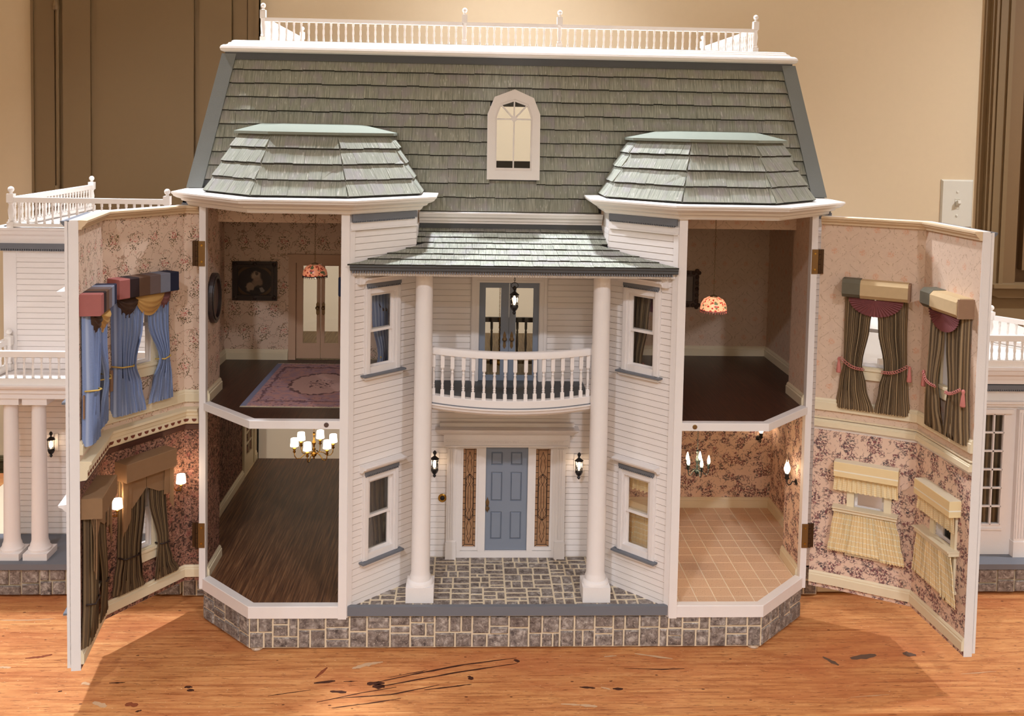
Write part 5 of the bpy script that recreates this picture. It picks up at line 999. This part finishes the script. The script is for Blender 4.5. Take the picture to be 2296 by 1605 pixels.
def chandelier(x, y, zh, n, ra, label, metal, shades, a0, sy, ztop):
    t = empty('chandelier', (x, y, zh), label=label, cat='chandelier'); q = MB()
    q.lathe([(.0006, -.009), (.0020, -.0075), (.0010, -.0055), (.0040, -.003), (.0052, 0), (.0036, .003), (.0014, .006), (.0034, .009), (.0014, .012), (.0018, .016), (.0034, .020), (.0036, .022), (.0014, .026), (.0012, .034), (.0026, .036), (.0012, .040)], 12); obj('stem', q, metal, t, True)
    q = MB(); m_ = int((ztop - zh - .040) / .0042)
    for k in range(m_): z = .041 + k * .0042; q.tube([((.0012 if k % 2 else 0) * math.cos(a), (0 if k % 2 else .0012) * math.cos(a), z + .0026 * math.sin(a) + .002) for a in [j * PI / 3 for j in range(6)]], .00045, 4, closed=True)
    zc = ztop - zh; q.lathe([(.008, zc), (.007, zc - .002), (.002, zc - .005)], 14); obj('chain', q, metal, t)
    for i in range(n):
        a = a0 + 2 * PI * i / n; dx, dy = math.cos(a), math.sin(a); P = lambda r, z: (dx * r, dy * r, z)
        q = MB(); q.tube([P(.004, .001), P(ra * .30, .0035), P(ra * .5, .001), P(ra * .7, -.005), P(ra * .88, -.0045), P(ra * .98, .000), P(ra, .007)], .00085, 6); q.lathe([(.0012, .006), (.0028, .008), (.0016, .011), (.0036, .0145), (.0030, .015), (.0012, .0155), (.0012, .021)], 10, P(ra, 0)); obj('arm', q, metal, t, True)
        if shades: q = MB(); q.lathe([(.0074, .0185), (.0064, .0320), (.0060, .0320), (.0070, .0185)], 20, P(ra, 0), cap=False); q.lathe([(.006, .0318), (.001, .0319)], 20, P(ra, 0)); obj('lamp_shade', q, SHADEW, t, True)
        else: q = MB(); q.lathe([(.0012, .0150), (.0030, .0185), (.0028, .0225), (.0012, .0290), (.0004, .0310)], 10, P(ra, 0)); obj('bulb', q, BULB, t, True)
        mini_light(t, P(ra, .040 if shades else .026), .009 if shades else .28, .003)
    return t
chandelier(-.3455, .150, .276, 6, .0345, 'brass chandelier with six glowing white shades in the lower left room', BRASS, True, .35, 1, Z2B)
chandelier(.3450, .150, .247, 5, .0205, 'dark green chandelier with bare bulbs over the tiled floor', VERDI, False, 1.1, 1, Z2B)
def shade_sconce(M, x, z, label):
    t = empty('wall_sconce', label=label, cat='sconce', M=M @ Matrix.Translation((x, 0, z)), group='shaded wall sconces'); q = MB(Matrix.Rotation(PI / 2, 4, 'X')); q.lathe([(.0042, 0), (.0040, .001), (.0018, .0022)], 14, (0, -.012, 0)); q.M = ID; q.tube([(0, -.002, -.012), (0, -.010, -.016), (0, -.021, -.014), (0, -.022, -.006)], .0009, 6); q.tube([(0, -.001, -.016), (.001, -.0015, -.045)], .0010, 5); q.lathe([(.0014, -.007), (.0032, -.004), (.0016, -.0035), (.0013, .001)], 10, (0, -.022, 0)); obj('bracket', q, BRASS, t, True)
    q = MB(); q.lathe([(.0082, 0), (.0070, .0145), (.0066, .0145), (.0078, 0)], 20, (0, -.022, 0), cap=False); q.lathe([(.0066, .0143), (.001, .0144)], 20, (0, -.022, 0)); obj('lamp_shade', q, SHADEW, t, True); mini_light(t, (0, -.022, -.001), .045, .004); mini_light(t, (0, -.022, .018), .055, .004)
shade_sconce(ML1, .0085, .2440, 'lit white shade sconce left of the taupe window'); shade_sconce(ML1, .1360, .2455, 'lit white shade sconce right of the taupe window near the hinge')
def oil_sconce(M, x, z, label, e):
    t = empty('oil_lamp_sconce', label=label, cat='sconce', M=M @ Matrix.Translation((x, 0, z))); q = MB(Matrix.Rotation(PI / 2, 4, 'X')); q.lathe([(.0058, 0), (.0050, .0012), (.002, .0024)], 14); q.M = ID; q.tube([(0, -.002, 0), (0, -.007, .002), (0, -.010, -.004), (0, -.014, -.0055), (0, -.017, -.002), (0, -.0175, .006)], .0011, 6); q.lathe([(.0016, .004), (.0046, .0075), (.0030, .0105), (.0042, .013), (.0030, .0165)], 12, (0, -.0175, 0)); obj('bracket', q, BLACKM, t, True)
    q = MB(); q.lathe([(.0026, .016), (.0052, .022), (.0056, .026), (.0040, .032), (.0022, .036)], 14, (0, -.0175, 0)); obj('bulb', q, BULB, t, True); q = MB(); q.lathe([(.0022, .036), (.0020, .052)], 12, (0, -.0175, 0), cap=False); obj('glass_chimney', q, GLASS, t, True); mini_light(t, (0, -.0175, .030), e, .004)
oil_sconce(FR((.524, .197), (.524, YO))[0], .0600, .2325, 'lit black oil lamp sconce beside the kitchen hinge post', .7); oil_sconce(FR((.178, .436), (R2, .436))[0], .3665, .2170, 'black oil lamp sconce high on the kitchen back wall', .5)
def lantern_body(q_m, q_b, q_g, y, parent, g2=True):
    m = MB(); m.lathe([(.0006, .0485), (.0030, .046), (.0034, .0435), (.0022, .041), (.0012, .040), (.0018, .0385), (.0050, .036), (.0086, .0330), (.0080, .0325), (.0060, .0325)], 6, (0, y, 0)); m.lathe([(.0060, .0160), (.0068, .0140), (.0070, .0115), (.0048, .0070), (.0018, .004), (.0030, .0022), (.0026, .0002), (.0004, -.002)], 6, (0, y, 0))
    for k in range(6): a = k * PI / 3; m.tube([(.0060 * math.cos(a), y + .0060 * math.sin(a), .015), (.0066 * math.cos(a), y + .0066 * math.sin(a), .033)], .00055, 4)
    obj('lantern_frame', m, BLACKM, parent); g = MB(); g.lathe([(.0056, .016), (.0062, .0325)], 6, (0, y, 0), cap=False); obj('glass', g, GLASS, parent); b = MB(); b.lathe([(.0010, .016), (.0030, .0195), (.0030, .026), (.0008, .031)], 10, (0, y, 0)); obj('bulb', b, BULB, parent, True)
def wall_lantern(M, x, z, label, grp='black wall lanterns', e=.012):
    t = empty('wall_lantern', label=label, cat='lantern', M=M @ Matrix.Translation((x, 0, z))); t['group'] = grp; lantern_body(0, 0, 0, -.016, t); q = MB(); q.box(-.0075, .0075, -.0016, 0, .006, .040); obj('back_plate', q, WHITE, t); q = MB(); q.tube([(0, -.001, .012), (0, -.006, .009), (0, -.010, .011)], .0014, 6); q.tube([(0, -.001, .030), (0, -.006, .0345), (0, -.012, .034)], .0010, 6); obj('arm', q, BLACKM, t); mini_light(t, (0, -.016, .024), e, .004)
ME = FR((-XA, YD - .0025), (XA, YD - .0025))[0]; wall_lantern(ME, XA - .1312, .2270, 'black porch lantern left of the blue front door above the doorbell'); wall_lantern(ME, XA + .1326, .2245, 'black porch lantern right of the blue front door')
wall_lantern(FR((-.957, YWL - .0025), (-.586, YWL - .0025))[0], .0925, .2215, 'black porch lantern behind the columns of the left wing')
t = empty('hanging_lantern', (.0042, .09, .5440), label='lit black lantern hanging on a chain over the balcony', cat='lantern'); lantern_body(0, 0, 0, 0, t); q = MB()
for k in range(6): z = .0535 + k * .0042; q.tube([((.0012 if k % 2 else 0) * math.cos(a), (0 if k % 2 else .0012) * math.cos(a), z + .0026 * math.sin(a) + .0015) for a in [j * PI / 3 for j in range(6)]], .0005, 4, closed=True)
q.tube([(.0060 * math.cos(a), 0, .0490 + .0052 * math.sin(a)) for a in [j * PI / 8 for j in range(16)]], .0006, 5, closed=True); obj('chain', q, BLACKM, t); mini_light(t, (0, 0, .024), .014, .004)
# gold chain of the hall light, seen through the balcony doors
t = empty('hall_pendant', (-.0130, .32, .400), label='gold chain pendant seen through the left balcony door pane', cat='lamp'); q = MB()
for k in range(74): z = .018 + k * .0042; q.tube([((.0011 if k % 2 else 0) * math.cos(a), (0 if k % 2 else .0011) * math.cos(a), z + .0026 * math.sin(a)) for a in [j * PI / 3 for j in range(6)]], .00045, 4, closed=True)
obj('chain', q, BRASS, t); q = MB(); q.lathe([(.001, .018), (.004, .014), (.010, .010), (.013, .004), (.012, .0)], 16); obj('lamp_shade', q, BRASS, t, True)
# ---- rug, pictures
def rug_mat():
    g = G('pink_and_lavender_floral_rug'); x, y, _ = g.sep(g.uv); cx, cy = .1125, .148
    dx = g.m_('ABSOLUTE', g.m_('SUBTRACT', x, cx)); dy = g.m_('ABSOLUTE', g.m_('SUBTRACT', y, cy)); ex = g.m_('DIVIDE', dx, .1125); ey = g.m_('DIVIDE', dy, .148); ed = g.m_('MAXIMUM', ex, ey); rd = g.m_('SQRT', g.m_('ADD', g.m_('MULTIPLY', ex, ex), g.m_('MULTIPLY', ey, ey)))
    n = g.noise(g.uv, 70, 3); n2 = g.noise(g.uv, 150, 2); wob = g.m_('MULTIPLY', g.m_('SUBTRACT', n, .5), .22); c = g.mix(g.step(n, .4, .6), lin((176, 142, 148)), lin((196, 150, 142)))
    r2_ = g.m_('ADD', rd, wob); c = g.mix(g.step(r2_, .52, .48), c, lin((212, 172, 160))); ringm = g.step(g.m_('ABSOLUTE', g.m_('SUBTRACT', r2_, .50)), .030, .014); c = g.mix(g.m_('MULTIPLY', ringm, .8), c, lin((92, 64, 66)))
    ring2 = g.step(g.m_('ABSOLUTE', g.m_('SUBTRACT', g.m_('ADD', ed, wob), .80)), .03, .014); c = g.mix(g.m_('MULTIPLY', ring2, .7), c, lin((98, 70, 78)))
    flow = g.m_('MULTIPLY', g.step(n2, .56, .60), g.step(r2_, .26, .20)); c = g.mix(flow, c, lin((92, 70, 70))); fl2 = g.m_('MULTIPLY', g.step(n2, .60, .64), g.step(ed, .60, .68)); c = g.mix(g.m_('MULTIPLY', fl2, .8), c, lin((112, 78, 92)))
    c = g.mix(g.step(ex, .90, .925), c, lin((134, 136, 160))); return g.out(c, .9, .1, 0, g.bump(g.noise(g.uv, 700, 1), .3, .0003))
t = empty('floor_rug', (-.346, .233, Z2 - .0025), rz=-.02, label='pink and lavender floral rug with cream fringe on the dark upper floor', cat='rug')
rg = obj('rug_field', MB(Matrix.Translation((-.1125, -.148, 0))).box(0, .225, 0, .296, .0003, .0014), rug_mat(), t); q = MB()
for e in (-1, 1):
    for k in range(110): x = -.112 + k * .002036; q.box(x, x + .0012, e * .148 - (.005 if e < 0 else 0), e * .148 + (.005 if e > 0 else 0), .0003, .0010 + R.uniform(-.0002, .0003))
tag(obj('fringe', q, CREAM, t), kind='stuff')
def art_mat():
    g = G('dark_cat_painting'); x, y, _ = g.sep(g.uv); n = g.m_('MULTIPLY', g.m_('SUBTRACT', g.noise(g.uv, 130, 3), .5), .010); c = g.mix(g.noise(g.uv, 60, 2), lin((40, 34, 34)), lin((58, 48, 44)))
    for px, py, r, col in ((.048, .050, .012, (176, 154, 132)), (.050, .038, .013, (150, 126, 108)), (.035, .028, .010, (164, 140, 118)), (.053, .024, .009, (40, 34, 34)), (.060, .022, .006, (150, 140, 130)), (.0485, .056, .004, (60, 48, 42))):
        d = length2(g, g.m_('SUBTRACT', x, px), g.m_('SUBTRACT', y, py)); c = g.mix(g.m_('MULTIPLY', g.step(g.m_('ADD', d, n), r, r * .6), .85), c, lin(col))
    return g.out(c, .4, .4)
M = FR((L2, .425), (-.178, .425))[0] @ Matrix.Translation((.0175, -.0005, .5020)); t = empty('framed_picture', label='dark oval cat painting in an ornate rectangular frame on the rose wallpaper', cat='picture', M=M)
q = MB(); frame_boxes(q, 0, .090, 0, .080, .012, -.006, 0); frame_boxes(q, .006, .084, .006, .074, .005, -.009, -.006); [q.sphere((x, -.006, z), .005, 8) for x in (.006, .045, .084) for z in (.006, .074)]; obj('frame', q, paint('dark_ornate_frame', (58, 44, 38), .45, .5, .8), t)
el = lambda rx, rz: [(.045 + rx * math.cos(k * PI / 16), .040 + rz * math.sin(k * PI / 16)) for k in range(32)]
q = MB(); ring(q, [(x, z) for x, z in el(.040, .034)], el(.0350, .0285), -.005, -.001); q.wall(.010, .080, .010, .070, -.0028, -.001); o = obj('mount', MB().prismy(el(.044, .037), -.0034, -.001), paint('dark_umber_mount', (66, 52, 46), .6), t); obj('oval_molding', q, paint('dull_gilt', (92, 72, 52), .4, .5, .3, .3), t); obj('painting', MB().prismy(el(.0352, .0287), -.0040, -.002), art_mat(), t)
M = FR((-.524, YO), (-.524, .197))[0] @ Matrix.Translation((.045, -.0005, .556)); t = empty('oval_picture', label='oval dark framed picture on the narrow side wall of the left tower', cat='picture', M=M)
el2 = lambda rx, rz: [(rx * math.cos(k * PI / 20), rz * math.sin(k * PI / 20)) for k in range(40)]; q = MB(); ring(q, el2(.0330, .0440), el2(.0255, .0360), -.008, 0); ring(q, el2(.0285, .0392), el2(.0240, .0345), -.0095, -.004); obj('frame', q, paint('dark_oval_frame', (52, 40, 38), .35, .5, .5), t); obj('picture', MB().prismy(el2(.0265, .037), -.004, -.001), paint('grey_portrait_print', (120, 98, 88), .5), t)
M = FR((.178, .494), (R2, .494))[0] @ Matrix.Translation((.170, -.0005, .4860)); t = empty('framed_mirror', label='ornate dark frame on the back wall of the unlit upper right room', cat='picture', M=M); q = MB(); frame_boxes(q, 0, .072, 0, .078, .012, -.006, 0); [q.sphere((.072 * k / 6, -.005, z), .005, 8) for k in range(7) for z in (.004, .074)]; [q.sphere((x, -.005, .078 * k / 6), .005, 8) for k in range(7) for x in (.004, .068)]; obj('frame', q, paint('brown_carved_frame', (84, 64, 54), .5, .4, .6), t); obj('picture', MB().box(.010, .062, -.002, -.001, .010, .068), paint('grey_print', (126, 112, 102), .4), t)
